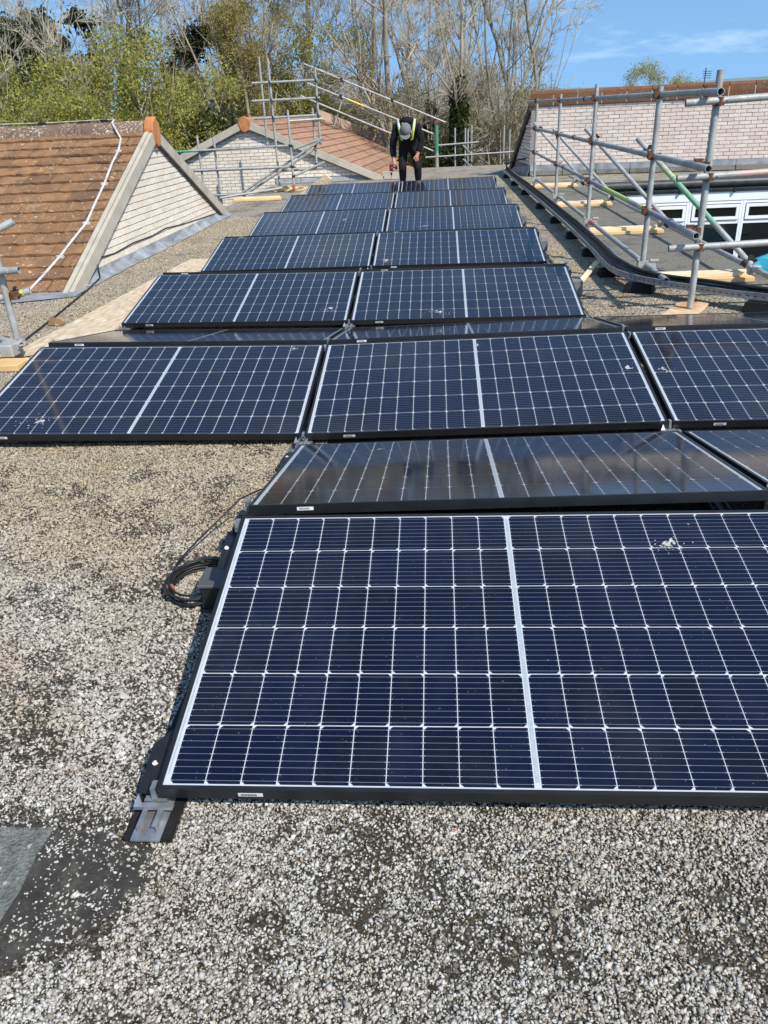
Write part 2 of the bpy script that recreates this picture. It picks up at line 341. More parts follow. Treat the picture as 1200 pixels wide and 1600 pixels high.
def mat_glass_dark():
    t = NT('window_glass'); return t.done((0.006, 0.007, 0.008), 0.03, 0, 0.6)
M['glass'] = mat_glass_dark()
def mat_bark(name, a, b, moss=0.4):
    t = NT(name); n = t.noise(5, 5, t.coord('Object', (1, 1, 0.25))); c = t.ramp(n, [(0.3, a), (0.7, b)])
    c = t.mix(t.ramp(t.noise(1.3, 4, t.coord('Object')), [(0.45, 0.0), (0.68, moss)]), c, (0.17, 0.17, 0.06))
    M[name] = t.done(c, 0.9, 0, 0.2, n, 0.5, 0.03)
mat_bark('bark', (0.20, 0.17, 0.125), (0.42, 0.365, 0.28)); mat_bark('bark_pale', (0.22, 0.195, 0.15), (0.42, 0.38, 0.30), 0.35)
mat_bark('twig', (0.27, 0.23, 0.17), (0.50, 0.435, 0.335), 0.3); mat_bark('twig_dark', (0.055, 0.045, 0.032), (0.15, 0.12, 0.085), 0.3); mat_bark('twig_pale', (0.40, 0.36, 0.27), (0.60, 0.54, 0.43), 0.2)
def mat_leaf(name, cols):
    t = NT(name); ri = t.n('ShaderNodeNewGeometry').outputs['Random Per Island']; oi = t.n('ShaderNodeObjectInfo').outputs['Random']
    c = t.ramp(ri, [(i/(len(cols)-1), k) for i, k in enumerate(cols)])
    c = t.mix(t.math('MULTIPLY', oi, 0.35), c, t.mix(1.0, c, (1.3, 1.0, 0.55), 'MULTIPLY'))
    t.set(t.b, 'Transmission Weight', 0.0)
    m = t.done(c, 0.65, 0, 0.3)
    tr = t.n('ShaderNodeBsdfTranslucent'); t.t.links.new(c, tr.inputs[0]); ms = t.n('ShaderNodeMixShader'); ms.inputs[0].default_value = 0.45
    out = [n for n in t.t.nodes if n.type == 'OUTPUT_MATERIAL'][0]
    t.t.links.new(t.b.outputs[0], ms.inputs[1]); t.t.links.new(tr.outputs[0], ms.inputs[2]); t.t.links.new(ms.outputs[0], out.inputs[0]); M[name] = m
mat_leaf('leaf_spring', [(0.22, 0.24, 0.055), (0.31, 0.33, 0.08), (0.40, 0.405, 0.125), (0.26, 0.285, 0.07)])
mat_leaf('leaf_willow', [(0.24, 0.225, 0.07), (0.33, 0.30, 0.11), (0.28, 0.26, 0.09), (0.38, 0.34, 0.15)])
mat_leaf('leaf_ivy', [(0.030, 0.045, 0.014), (0.06, 0.082, 0.024), (0.045, 0.064, 0.018), (0.10, 0.115, 0.038)])
mat_leaf('leaf_olive', [(0.17, 0.155, 0.06), (0.25, 0.22, 0.09), (0.15, 0.15, 0.055), (0.30, 0.25, 0.12)])
mat_leaf('leaf_ever', [(0.028, 0.040, 0.014), (0.05, 0.065, 0.02), (0.038, 0.05, 0.018), (0.075, 0.08, 0.03)])
def mat_ground():
    t = NT('grass_ground'); c = t.ramp(t.noise(0.25, 6), [(0.3, (0.045, 0.06, 0.02)), (0.6, (0.085, 0.10, 0.035)), (0.8, (0.14, 0.12, 0.06))]); return t.done(c, 0.95, 0, 0.1)
M['ground'] = mat_ground()
t = NT('hill'); M['hill'] = t.done(t.ramp(t.noise(0.01, 5), [(0.35, (0.12, 0.19, 0.17)), (0.65, (0.20, 0.27, 0.27))]), 0.95, 0, 0.1)
t = NT('paving'); M['paving'] = t.done(t.ramp(t.noise(1.5, 5), [(0.3, (0.07, 0.07, 0.065)), (0.7, (0.13, 0.125, 0.12))]), 0.9, 0, 0.2)

# ================================================================ SETTING
def struct(o): o['kind'] = 'structure'; return o
# ground sheet to the horizon, three metres below the roof
gx = [-4000, -900, -200, -60, -20, 20, 60, 200, 900, 4000]
mb = MB(); vs = [(x, y+300, -3.1 - (0.0 if abs(x)+abs(y) < 300 else 2.0)) for y in gx for x in gx]
mb.add(vs, [(j*10+i, j*10+i+1, j*10+i+11, j*10+i+10) for j in range(9) for i in range(9)])
struct(mb.build('ground', M['ground']))
# low hills on the horizon, distance haze mixed into their blue-green colour
mb = MB(); r2 = random.Random(3); n = 90; vs = []
for i in range(n+1):
    a = -1.1+2.2*i/n; h = 26+16*math.sin(a*5.1+.6)+9*math.sin(a*13+2)+r2.uniform(-1.5, 1.5)
    for rr, hh in ((1300, -6), (1700, h*0.7), (2200, h), (2600, -6)): vs.append((rr*math.sin(a), rr*math.cos(a), hh))
mb.add(vs, [(i*4+k, i*4+k+1, i*4+k+5, i*4+k+4) for i in range(n) for k in range(3)], True)
struct(mb.build('hills', M['hill']))
# flat roof slab (one body) : plan polygon
plan = [(-9, -5), (6.5, -5), (6.5, 5.75), (3.62, 5.75), (3.62, 15.0), (14, 15.0), (14, 22.5), (2.9, 22.5), (2.9, 23.6), (-1.0, 23.6), (-1.0, 19.78), (-3.36, 19.78), (-3.34, 13.0), (-9, 13.0)]
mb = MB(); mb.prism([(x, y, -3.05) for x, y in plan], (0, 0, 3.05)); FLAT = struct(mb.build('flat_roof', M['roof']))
mb = MB(); mb.prism([(-4.5, -4.5, 0.001), (3.0, -4.5, 0.001), (3.0, 2.42, 0.001), (-4.5, 2.42, 0.001)], (0, 0, 0.003)); struct(mb.build('roof_bitumen', M['bitumen']))
mb = MB(); mb.prism([(2.52, 5.85, 0.0015), (3.6, 5.85, 0.0015), (3.6, 15.6, 0.0015), (2.52, 15.6, 0.0015)], (0, 0, 0.003)); struct(mb.build('roof_felt', M['felt']))
for yy in (7.6, 8.62, 9.9, 11.1, 12.7, 13.8):      # lapped felt joints
    mb = MB(); mb.prism([(2.55, yy, 0.0045), (3.59, yy+.1, 0.0045), (3.59, yy+.14, 0.0045), (2.55, yy+.05, 0.0045)], (0, 0, 0.005)); struct(mb.build('felt_lap', M['felt'], FLAT))
# dark bitumen patch, loose grey-green felt offcut beside it
pp = [(-.52, -.02), (-.245, -.035), (-.12, -.06), (.0, -.09), (.06, -.125), (.035, -.19), (.0, -.25), (-.10, -.33), (-.22, -.40), (-.5, -.5)]; q = random.Random(2); ol = []
for i in range(len(pp)):
    a, b = Vector(pp[i]), Vector(pp[(i+1) % len(pp)])
    for k in range(9): p_ = a.lerp(b, k/9); ol.append((p_.x+q.uniform(-.009, .009)-.01, p_.y+q.uniform(-.009, .009)+.004, .0045))
mb = MB(); mb.prism(ol, (0, 0, .002))
t = NT('bitumen_patch'); n_ = t.noise(17, 8, rough=0.75); M['bpatch'] = t.done(t.ramp(n_, [(0.3, (0.020, 0.018, 0.016)), (0.52, (0.045, 0.040, 0.034)), (0.72, (0.11, 0.098, 0.08))]), 0.85, 0, 0.3, n_, 0.8, 0.008)
tag(mb.build('bitumen_patch', M['bpatch']), 'bare black bitumen patch with few chippings at lower left', 'roof patch')
mb = MB(); mb.prism([(-.75, -.045, .007), (-.245, -.042, .007), (-.252, -.12, .007), (-.247, -.2, .007), (-.262, -.36, .007), (-.75, -.46, .007)], (0, 0, .004))
tag(mb.build('felt_offcut', M['felt_patch']), 'grey green mineral felt strip at lower left edge beside black patch', 'roofing felt')
# courtyard paving
mb = MB(); mb.lohi((3.7, -5, -3.09), (30, 15.0, -3.06)); struct(mb.build('courtyard_paving', M['paving']))

# ================================================================ SOLAR PANELS
PW, PD, LIP, TH = 1.755, 1.038, 0.011, 0.035
TILT, PITCHY, RGAP, CPX = 0.16842, 2.32073, 0.10114, 1.77857
sL = [0.0, -0.0172, -0.0161, -0.0021, -0.0045, -0.0057, 0.0013]
sM = [0.0108, 0.0165, -0.0053, -0.007, -0.0029, -0.0018, 0.0148]
zR = [-0.0135, -0.0346, -0.0238, -0.0143, 0.0132, 0.0456, 0.0273]
dY = [0.0035, -0.0024, 0.0044, -0.0124, 0.0, 0.0108, -0.0038]
dT = [0.0108, 0.004, 0.0078, 0.012, -0.0071, -0.0241, -0.0096]
CW, CH, CG = 0.0819, 0.1646, 0.0026
def cell_poly(flip):
    k = 0.0085
    if flip: return [(0, 0), (CW-k, 0), (CW, k), (CW, CH-k), (CW-k, CH), (0, CH)]
    return [(k, 0), (CW, 0), (CW, CH), (k, CH), (0, CH-k), (0, k)]
def cell_mesh(flip):
    mb = MB(); p = cell_poly(flip); mb.add([(x, y, 0) for x, y in p]+[(x, y, -.0006) for x, y in p], [tuple(range(6))]+[(i, 6+i, 6+(i+1) % 6, (i+1) % 6) for i in range(6)])
    me = mb.mesh('solar_cell'); me.materials.append(M['cell']); return me
CELL = [cell_mesh(0), cell_mesh(1)]
def cell_u(c): return LIP+0.0155+c*(CW+CG) if c < 10 else PW/2+0.0085+(c-10)*(CW+CG)
def cell_v(r): return LIP+0.0059+r*(CH+0.0034)
mb = MB()
for r in range(6):
    for c in range(20):
        p = cell_poly((r+(c >= 10)) % 2); u, v = cell_u(c), r*(CH+.0034); mb.add([(x+u, y+v, 0) for x, y in p]+[(x+u, y+v, -.0006) for x, y in p], [tuple(range(6))]+[(i, 6+i, 6+(i+1) % 6, (i+1) % 6) for i in range(6)])
GRID = mb.mesh('cell_grid'); GRID.materials.append(M['cell'])
mb = MB()
for a, b in (((0, 0), (PW, LIP)), ((0, PD-LIP), (PW, PD)), ((0, LIP), (LIP, PD-LIP)), ((PW-LIP, LIP), (PW, PD-LIP))): mb.lohi((a[0], a[1], -TH), (b[0], b[1], 0))
FRAME = mb.mesh('frame'); FRAME.materials.append(M['frame_black'])
mb = MB(); mb.lohi((LIP, LIP, -.008), (PW-LIP, PD-LIP, -.0032)); SHEET = mb.mesh('backsheet'); SHEET.materials.append(M['backsheet'])
mb = MB()
mb.lohi((PW/2-.0050, LIP+.02, -.0031), (PW/2+.0050, PD-LIP-.02, -.0027)); RIB = mb.mesh('busbar_ribbon'); RIB.materials.append(M['ribbon'])
mb = MB(); mb.lohi((LIP+.0045, LIP+.03, -.0031), (LIP+.0085, PD-LIP-.03, -.0027)); RIBL = mb.mesh('busbar_ribbon'); RIBL.materials.append(M['ribbon'])
mb = MB(); mb.lohi((PW-LIP-.0085, LIP+.03, -.0031), (PW-LIP-.0045, PD-LIP-.03, -.0027)); RIBR = mb.mesh('busbar_ribbon'); RIBR.materials.append(M['ribbon'])
mb = MB(); mb.lohi((0, -.0008, 0), (.058, 0, .012)); STK = mb.mesh('barcode_sticker'); STK.materials.append(M['sticker'])
mb = MB()
for i in range(16): mb.lohi((.007+i*.0024, -.0014, .003), (.007+i*.0024+(.0008, .0015, .0011)[i % 3], -.0008, .0095))
INK = mb.mesh('barcode'); INK.materials.append(M['inkmark'])
def splat(parent, u, v, s, seed):
    q = random.Random(seed); mb = MB()
    sx_, sy_2, aa = q.uniform(.6, 1.2), q.uniform(.35, .8), q.uniform(0, 3.1)
    for k in range(q.randint(40, 75)):
        core = k < 14; d = s*abs(q.gauss(0, .16 if core else .45)); a = q.uniform(0, 6.283); dx, dy = d*math.cos(a)*sx_, d*math.sin(a)*sy_2
        x, y = u+dx*math.cos(aa)-dy*math.sin(aa), v+dx*math.sin(aa)+dy*math.cos(aa); w = s*(q.uniform(.02, .075) if core else q.uniform(.006, .028)); L = w*q.uniform(.7, 1.6); b = q.uniform(0, 3.1); n = 7
        mb.add([(x+L*math.cos(6.283*i/n)*math.cos(b)*q.uniform(.6, 1.2)-w*.6*math.sin(6.283*i/n)*math.sin(b), y+L*math.cos(6.283*i/n)*math.sin(b)+w*.6*math.sin(6.283*i/n)*math.cos(b)*q.uniform(.6, 1.2), .0003+k*.000004) for i in range(n)], [tuple(range(n))])
    me = mb.mesh('bird_dropping'); me.materials.append(M['dropping']); inst('bird_dropping', me, parent, (0, 0, -.0021))['kind'] = 'stuff'
ORD = ['first', 'second', 'third', 'fourth', 'fifth', 'sixth', 'farthest']
SPL = {(0, 0, 0): [(1.36, .87, .085)], (1, 0, -1): [(.36, .135, .10), (1.58, .985, .06)], (1, 0, 0): [(.89, .94, .06), (1.68, .58, .10)], (1, 0, 1): [(.08, .55, .07)], (2, 0, -1): [(1.60, .24, .12)], (2, 0, 0): [(.67, .13, .12)], (3, 0, 0): [(.14, .16, .10)], (4, 0, -1): [(1.2, .6, .1)], (4, 0, 0): [(.5, .2, .1)], (0, 1, 0): [(1.36, .16, .04)]}
def panel(row, back, col, label, fine):
    tl = TILT+dT[row]; ct, st = math.cos(tl), math.sin(tl); y0 = row*PITCHY+dY[row]; z0 = 0.10+zR[row]
    s = sL[row] if col < 0 else sM[row] if col == 0 else 0.0003
    sm = sM[row]
    if row == 0: sm = 0.019 if back else 0.001; z0 += -.006 if back else .006; s = sm if col == 0 else s
    zx = lambda X: sL[row]*X if X < 0 else (sm*X if X < CPX else sm*CPX+0.0003*(X-CPX))
    if back: ax, av, o = Vector((-1, 0, -s)), Vector((0, -ct, st)), Vector((col*CPX+PW, y0+2*PD*ct+RGAP, z0+zx(col*CPX+PW)))
    else: ax, av, o = Vector((1, 0, s)), Vector((0, ct, st)), Vector((col*CPX, y0, z0+zx(col*CPX)))
    ax.normalize(); av = (av-ax*av.dot(ax)).normalized(); az = ax.cross(av)
    root = bpy.data.objects.new('solar_panel', None); root.empty_display_size = .2; COL.objects.link(root)
    root.matrix_world = Matrix.Translation(o) @ Matrix((ax, av, az)).transposed().to_4x4()
    tag(root, label, 'solar panel', 'solar panels of the roof array')
    inst('frame', FRAME, root, (0, 0, 0)); sh = inst('backsheet', SHEET, root, (0, 0, 0))
    for m_ in (RIB, RIBL, RIBR): inst('busbar_ribbon', m_, sh, (0, 0, 0))
    if fine:
        for r in range(6):
            for c in range(20): inst('solar_cell', CELL[(r+(c >= 10)) % 2], sh, (cell_u(c), cell_v(r), -.0024))
    else:
        g = inst('cell_grid', GRID, sh, (0, cell_v(0), -.0024)); g['kind'] = 'stuff'
    if back: k = inst('barcode_sticker', STK, root, (PW-.17, PD+.0010, -.022), Matrix.Rotation(math.pi, 3, 'Z'))
    else: k = inst('barcode_sticker', STK, root, (.19, -.0002, -.024))
    if row < 3: inst('barcode', INK, k, (0, 0, 0))
    for i, (u, v, sz) in enumerate(SPL.get((row, back, col), [])): splat(sh, u, v, sz*1.5, row*31+col*7+i)
    return root
side = {-1: 'left-hand', 0: 'middle', 1: 'right-hand'}
panel(0, 0, 0, 'large foremost solar panel nearest the viewer, beside the bare gravel', True)
panel(0, 1, 0, 'solar panel sloping away directly behind the foremost panel', True)
panel(0, 1, 1, 'solar panel sloping away at the right picture edge, right behind the foremost panel', True)
for c in (-1, 0, 1):
    panel(1, 0, c, f'{side[c]} of three solar panels in the second row, facing the viewer', True)
for c in (-1, 0, 1):
    panel(1, 1, c, f'{side[c]} of three solar panels seen as a thin strip, sloping away behind the second row', False)
for r in range(2, 7):
    for c in (-1, 0):
        sd_ = 'left-hand' if c < 0 else 'right-hand'
        panel(r, 0, c, f'{sd_} solar panel of the pair in the {ORD[r]} row facing the viewer', r < 4)
        if r < 6: panel(r, 1, c, f'{sd_} solar panel sloping away, almost hidden behind the top edge of the {ORD[r]} row', False)

# mounting rails along the panel joints, with black mats, clamps and side brackets
def rail(X, y0, y1, label, rows, left=False, right=False):
    t = thing('mounting_rail', (X, y0, 0), label, 'mounting rail', 'mounting rails under the panels')
    mb = MB(); mb.lohi((X-.055, y0+.01, .005), (X+.055, y1, .017)); mb.build('rubber_mat', M['rubber'], t)
    mb = MB(); mb.lohi((X-.034, y0, .018), (X+.034, y1, .022))
    for sx in (-1, 1):
        mb.lohi((X+sx*.022-.0016, y0+.022, .022), (X+sx*.022+.0016, y1, .042)); mb.lohi((min(X+sx*.0205, X+sx*.012), y0+.022, .0405), (max(X+sx*.0205, X+sx*.012), y1, .0425))
    mb.build('channel', M['aluminium'], t)
    for r in rows:
        yl, zl = r*PITCHY+dY[r], .10+zR[r]; tl = TILT+dT[r]; ct, st = math.cos(tl), math.sin(tl)
        zl += (sM[r]*min(X, CPX) if X > 0 else sL[r]*X)
        for w, (ya, za, sg) in enumerate(((yl, zl, 1), (yl+2*PD*ct+RGAP, zl, -1))):
            if w and r == 6: continue
            # low end clamp: base plate, upright and top lip
            mb = MB(); mb.lohi((X-.026, ya+.012*sg-.008, .043), (X+.026, ya+.012*sg+.008, max(.05, za-.037)))
            mb.lohi((X-.046, ya-.008*sg-.007, za-.046), (X+.046, ya-.008*sg+.007, za-.037)); mb.lohi((X-.006, ya+.004, za-.034), (X+.006, ya+.03, za+.002)); mb.prism([(X-.046, ya-.014*sg, za-.037), (X-.024, ya-.014*sg, za-.037), (X-.035, ya-.0*sg, za-.012)], (0, .004, 0))
            mb.build('clamp', M['aluminium'], t)
            yh = ya+sg*PD*ct; zh = za+PD*st
            mb = MB(); mb.lohi((X-.028, yh-.012, .043), (X+.028, yh+.012, zh-.036)); mb.build('ridge_post', M['black_plastic'], t)
            mb = MB(); mb.lohi((X-.0075, yh-.03*sg-.018, zh-.03), (X+.0075, yh-.03*sg+.018, zh+.0022)); mb.tube([(X, yh-.05*sg, zh-.012), (X, yh-.05*sg, zh+.004)], .006, 8); mb.build('clamp', M['aluminium'], t)
        for lr, on in ((-1, left), (1, right)):
            if not on: continue
            xx = X+lr*.02
            mb = MB(); mb.prism([(xx, yl+.02, .02), (xx, yl+PD*ct, .02), (xx, yl+PD*ct, zl+PD*st-.04), (xx, yl+.02, zl-.04)], (lr*.004, 0, 0))
            mb.lohi((min(xx, xx+lr*.03), yl+.03, .018), (max(xx, xx+lr*.03), yl+.22, .024)); br = mb.build('side_bracket', M['black_plastic'], t)
            for yy in (yl+.11, yl+.92):
                mb = MB(); zz = zl+(yy-yl)*math.tan(tl)-.075; mb.tube([(xx+lr*.003, yy, max(.035, zz)), (xx+lr*.009, yy, max(.035, zz))], .008, 10); mb.build('bolt', M['aluminium'], br)
    return t
rail(-.012, -.082, 17.1, 'aluminium mounting rail poking out at the left corner of the foremost panel', [0, 1, 2, 3, 4, 5, 6], left=False)
rail(CPX-.012, -.082, 17.1, 'aluminium mounting rail in the joint along the right of the far panel pairs', [0, 1, 2, 3, 4, 5, 6])
rail(-CPX-.012+.03, PITCHY-.08, 17.1, 'aluminium mounting rail along the left end of the far rows', [1, 2, 3, 4, 5, 6])
rail(2*CPX-.012, -.08, 4.6, 'aluminium mounting rail beyond the right edge of the second row', [0, 1])
# black wedge side arms at the free left end of the first row
for back in (0, 1):
    tl = TILT+dT[0]; ct, st = math.cos(tl), math.sin(tl); ya = dY[0] if not back else dY[0]+2*PD*ct+RGAP; sg = -1 if back else 1; za = .0865
    t = thing('support_arm', (-.03, ya, 0), ('black wedge shaped support arm along the left side of the foremost panel', 'black support arm at the left side of the panel sloping away behind the foremost')[back], 'bracket')
    mb = MB(); mb.prism([(-.018, ya+sg*.03, .045), (-.018, ya+sg*PD*ct, .045), (-.018, ya+sg*PD*ct, za+PD*st-.055), (-.018, ya+sg*.03, za-.032)], (-.004, 0, 0))
    mb.prism([(-.018, ya+sg*.02, za-.034), (-.062, ya+sg*.03, za-.036), (-.066, ya+sg*.17, za-.018), (-.018, ya+sg*.22, za-.004)], (0, 0, -.004))
    mb.prism([(-.018, ya+sg*.82, za+.10), (-.055, ya+sg*.84, za+.10), (-.06, ya+sg*1.02, za+.128), (-.018, ya+sg*1.03, za+.135)], (0, 0, -.004))
    mb.build('arm', M['black_plastic'], t)
    for yy, zz in ((.11, za-.026), (.93, za+.117)):
        mb = MB(); mb.tube([(-.043, ya+sg*yy, zz), (-.043, ya+sg*yy, zz+.004)], .0075, 12); mb.tube([(-.043, ya+sg*yy, zz+.003), (-.043, ya+sg*yy, zz+.008)], .004, 6); mb.build('washer', M['white_cap'], t)
# concrete ballast blocks peeping out at the right of the rows
for i, (x, y) in enumerate(((1.80, 5.66), (1.80, 8.0), (1.80, 10.3), (1.80, 12.63), (1.8, 14.9))):
    mb = MB(); mb.lohi((x-.12, y-.10, .02), (x+.085, y+.10, .14)); o = mb.build('ballast_block', M['concrete'], bevel=.008)
    tag(o, f'grey concrete ballast block at the right end of the {ORD[i+2] if i<4 else "farthest"} row', 'ballast block', 'ballast blocks at the row ends')

# coil of cable, black junction box, loose lead
mb = MB(); q = random.Random(5); cx, cy = -.175, 1.005
pts = []
for i in range(9*26):
    a = i*2*math.pi/26; k = i//26; rr = .098+.004*(k % 4)+.003*math.sin(a*2+k); pts.append((cx+rr*math.cos(a)*1.05, cy+rr*1.25*math.sin(a), .012+.0050*k+.004*math.sin(a*3+k*1.3)))
mb.tube(pts, .0042, 6); c_ = thing('cable_coil', (cx, cy, 0), 'coil of thin black solar cable on the gravel beside the junction box', 'cable coil'); mb.build('coil', M['cable_black'], c_)
a = 3.55; mb = MB(); mb.tube([(cx+.106*math.cos(a-.08), cy+.13*math.sin(a-.08), .03), (cx+.106*math.cos(a+.08), cy+.13*math.sin(a+.08), .03)], .019, 10); mb.build('tape_wrap', M['tape'], c_)
mb = MB(); P0 = [(-.29, 1.04, .04), (-.285, 1.12, .05), (-.25, 1.25, .06), (-.19, 1.37, .09), (-.12, 1.44, .14), (-.04, 1.46, .17), (.03, 1.46, .17)]
mb.tube(P0, .0036, 6); tag(mb.build('cable', M['cable_black']), 'single black lead arching from the coil up to the panel edge', 'cable')
t = thing('junction_box', (-.085, .92, 0), 'small black plastic junction box tucked against the panel edge', 'junction box')
mb = MB(); mb.prism([(-.135, .865, .006), (-.03, .865, .006), (-.03, .975, .006), (-.135, .975, .006)], (0, 0, .085)); mb.build('body', M['black_plastic'], t, bevel=.006)
mb = MB(); mb.prism([(-.141, .859, .0915), (-.026, .859, .0915), (-.026, .981, .0915), (-.141, .981, .0915)], (0, 0, .014)); simple('box_grey', (.085, .088, .092), .55); mb.build('lid', M['box_grey'], t, bevel=.004)

# ================================================================ BUILDINGS
def brick_mesh(L, H, mat, seed):
    q = random.Random(seed); mb = MB(); mb.box((0, 0, 0), (L, .06, H)); mb.v = [(x+q.uniform(-.003, .003), y, z+q.uniform(-.002, .002)) for x, y, z in mb.v]
    me = mb.mesh('brick'); me.materials.append(mat); return me
def brick_wall(wall, org, ux, nrm, inside, u0, u1, z0, z1, mat, pitch=.225, course=.075, joint=.012, limit=300, key=None, seed=1):
    """brick objects standing proud of the mortar sheet `wall`; the largest `limit` as parts, the rest joined"""
    q = random.Random(seed); ux, nrm, org = Vector(ux).normalized(), Vector(nrm).normalized(), Vector(org); R3 = Matrix((ux, -nrm, Vector((0, 0, 1)))).transposed()
    full = [brick_mesh(pitch-joint, course-joint, mat, seed*10+i) for i in range(4)]; half = brick_mesh(pitch/2-joint, course-joint, mat, seed*10+9)
    out = []; nz = int((z1-z0)/course)
    for j in range(nz):
        z = z0+(j+.5)*course; u = u0-(pitch/2 if j % 2 else 0)
        while u < u1:
            c = u+pitch/2
            if all(inside(c+a*pitch/2, z) for a in (-.95, .95)): out.append((c, z, 0))
            else:
                for a in (-.25, .25):
                    if inside(c+a*pitch-.05, z) and inside(c+a*pitch+.05, z): out.append((c+a*pitch, z, 1))
            u += pitch
    if key: out.sort(key=key)
    rest = MB()
    for i, (u, z, h) in enumerate(out):
        p = org+ux*u+nrm*(-.021+q.uniform(-.003, .003)); p.z = z
        if i < limit: inst('brick', half if h else full[q.randrange(4)], wall, p, R3)
        else: rest.box(p, ((pitch/2 if h else pitch)-joint, .06, course-joint), (ux, -nrm, Vector((0, 0, 1))))
    if rest.v: o = rest.build('brick_courses', mat, wall); o['kind'] = 'stuff'
def tile_mesh(w, l, th, mat, seed):
    q = random.Random(seed); mb = MB(); n = 4
    xs = [-w/2+w*i/n for i in range(n+1)]; fr = [q.uniform(-.012, .012) for _ in xs]; zt = [q.uniform(-.004, .006) for _ in xs]
    vs = []
    for i, x in enumerate(xs): vs += [(x, 0, 0), (x, -l+fr[i], zt[i]), (x, -l+fr[i], zt[i]-th), (x, 0, -th)]
    fs = []
    for i in range(n): a, b = i*4, i*4+4; fs += [(a, a+1, b+1, b), (a+1, a+2, b+2, b+1), (a+2, a+3, b+3, b+2)]
    fs += [(0, 3, 2, 1), (n*4, n*4+1, n*4+2, n*4+3)]; mb.add(vs, fs); me = mb.mesh('roof_tile'); me.materials.append(mat); return me

# ---- left building: brown tiled roof, cream brick gable facing right
GX, GYF, GYA, GYB, GZ = -3.0, 6.50, 9.77, 13.02, 1.335
B1 = thing('gabled_building', (-3.0, 9.77, 0), 'low building at left with old brown tiled roof and sunlit cream brick gable', 'building')
mb = MB(); mb.prism([(GX-.15, GYF+.08, -.5), (GX-.15, GYB-.08, -.5), (GX-.15, GYB-.08, .0), (GX-.15, GYA, GZ), (GX-.15, GYF+.08, .0)], (.15, 0, 0)); w1 = mb.build('wall', M['mortar_pale'], B1)
slopeF = GZ/(GYA-GYF-.08)
brick_wall(w1, (GX, 0, 0), (0, 1, 0), (1, 0, 0), lambda u, z: z < (u-GYF-.08)*slopeF-.02 and z < (GYB-.08-u)*slopeF-.02, GYF, GYB, .10, GZ, M['brick_cream'], key=lambda b: b[0], seed=2)
rv = Vector((0, GYF-.22-GYA, -(GYA-GYF+.22)*.424)); rl = rv.length; rv.normalize(); ru = Vector((1, 0, 0)); rn = Vector((0, -rv.z*-1, 0)); rn = ru.cross(-rv).normalized(); RZ = 1.415
mb = MB(); o0 = Vector((0, GYA, RZ-.035)); mb.prism([o0+Vector((-10, 0, 0)), o0+Vector((-3.03, 0, 0)), o0+Vector((-3.03, 0, 0))+rv*rl, o0+Vector((-10, 0, 0))+rv*rl], -rn*.03)
rvb = Vector((0, -rv.y, rv.z)); mb.prism([o0+Vector((-10, 0, 0)), o0+Vector((-10, 0, 0))+rvb*(rl-.05), o0+Vector((-3.03, 0, 0))+rvb*(rl-.05), o0+Vector((-3.03, 0, 0))], (0, 0, -.03))
roof1 = mb.build('roof', M['tile_old'], B1)
nc, tw = 17, .335; ex = rl/nc
TM = [tile_mesh(tw-.006, ex+.05, .026, M['tile_old'], 50+i) for i in range(6)]
q = random.Random(11); rest = MB(); yax = -rv; R3 = Matrix((ru, yax, rn)).transposed()
for r in range(nc):
    x = -3.045-tw/2+(-.17 if r % 2 else 0)
    if r % 2: 
        p = Vector((-3.045-.08, GYA, RZ))+rv*(r*ex)+rn*.008
        h = inst('roof_tile', TM[2], roof1, p, R3 @ Matrix.Rotation(-.085, 3, 'X'), None); h.scale = (.48, 1, 1)
    k = 0
    while x > -9.8:
        p = Vector((x, GYA, RZ))+rv*(r*ex)+rn*(.008+q.uniform(-.002, .004)); rr = R3 @ Matrix.Rotation(-.105+q.uniform(-.022, .022), 3, 'X') @ Matrix.Rotation(q.uniform(-.008, .008), 3, 'Z')
        if x > -6.0: inst('roof_tile', TM[q.randrange(6)], roof1, p, rr)
        else:
            a = rr.col; rest.box(p-Vector(a[1])*(ex/2), (tw-.004, ex+.05, .02), (Vector(a[0]), Vector(a[1]), Vector(a[2])))
        x -= tw; k += 1
o = rest.build('tile_courses', M['tile_old'], roof1); o['kind'] = 'stuff'
# ridge tiles and orange end cap
mb = MB(); prof = [(-.175, -.11), (-.12, .0), (-.06, .05), (0, .068), (.06, .05), (.12, .0), (.175, -.11), (.15, -.11), (0, .03), (-.15, -.11)]
mb.prism([(0, y, z) for y, z in prof], (.445, 0, 0)); RD = mb.mesh('ridge_tile'); RD.materials.append(M['tile_ridge'])
x = -3.5
while x > -10: inst('ridge_tile', RD, roof1, (x, GYA, RZ+.03+.004*((int(x*7)) % 3)), Matrix.Rotation(q.uniform(-.012, .012), 3, 'Y')); x -= .452
mb = MB(); prof2 = [(-.16, -.03), (-.12, .06), (0, .125), (.12, .06), (.16, -.03), (.10, -.20), (0, -.245), (-.10, -.20)]
mb.prism([(-3.05, GYA+y, RZ+.02+z) for y, z in prof2], (.125, 0, 0)); mb.build('ridge_end_cap', M['terracotta'], B1, bevel=.015)
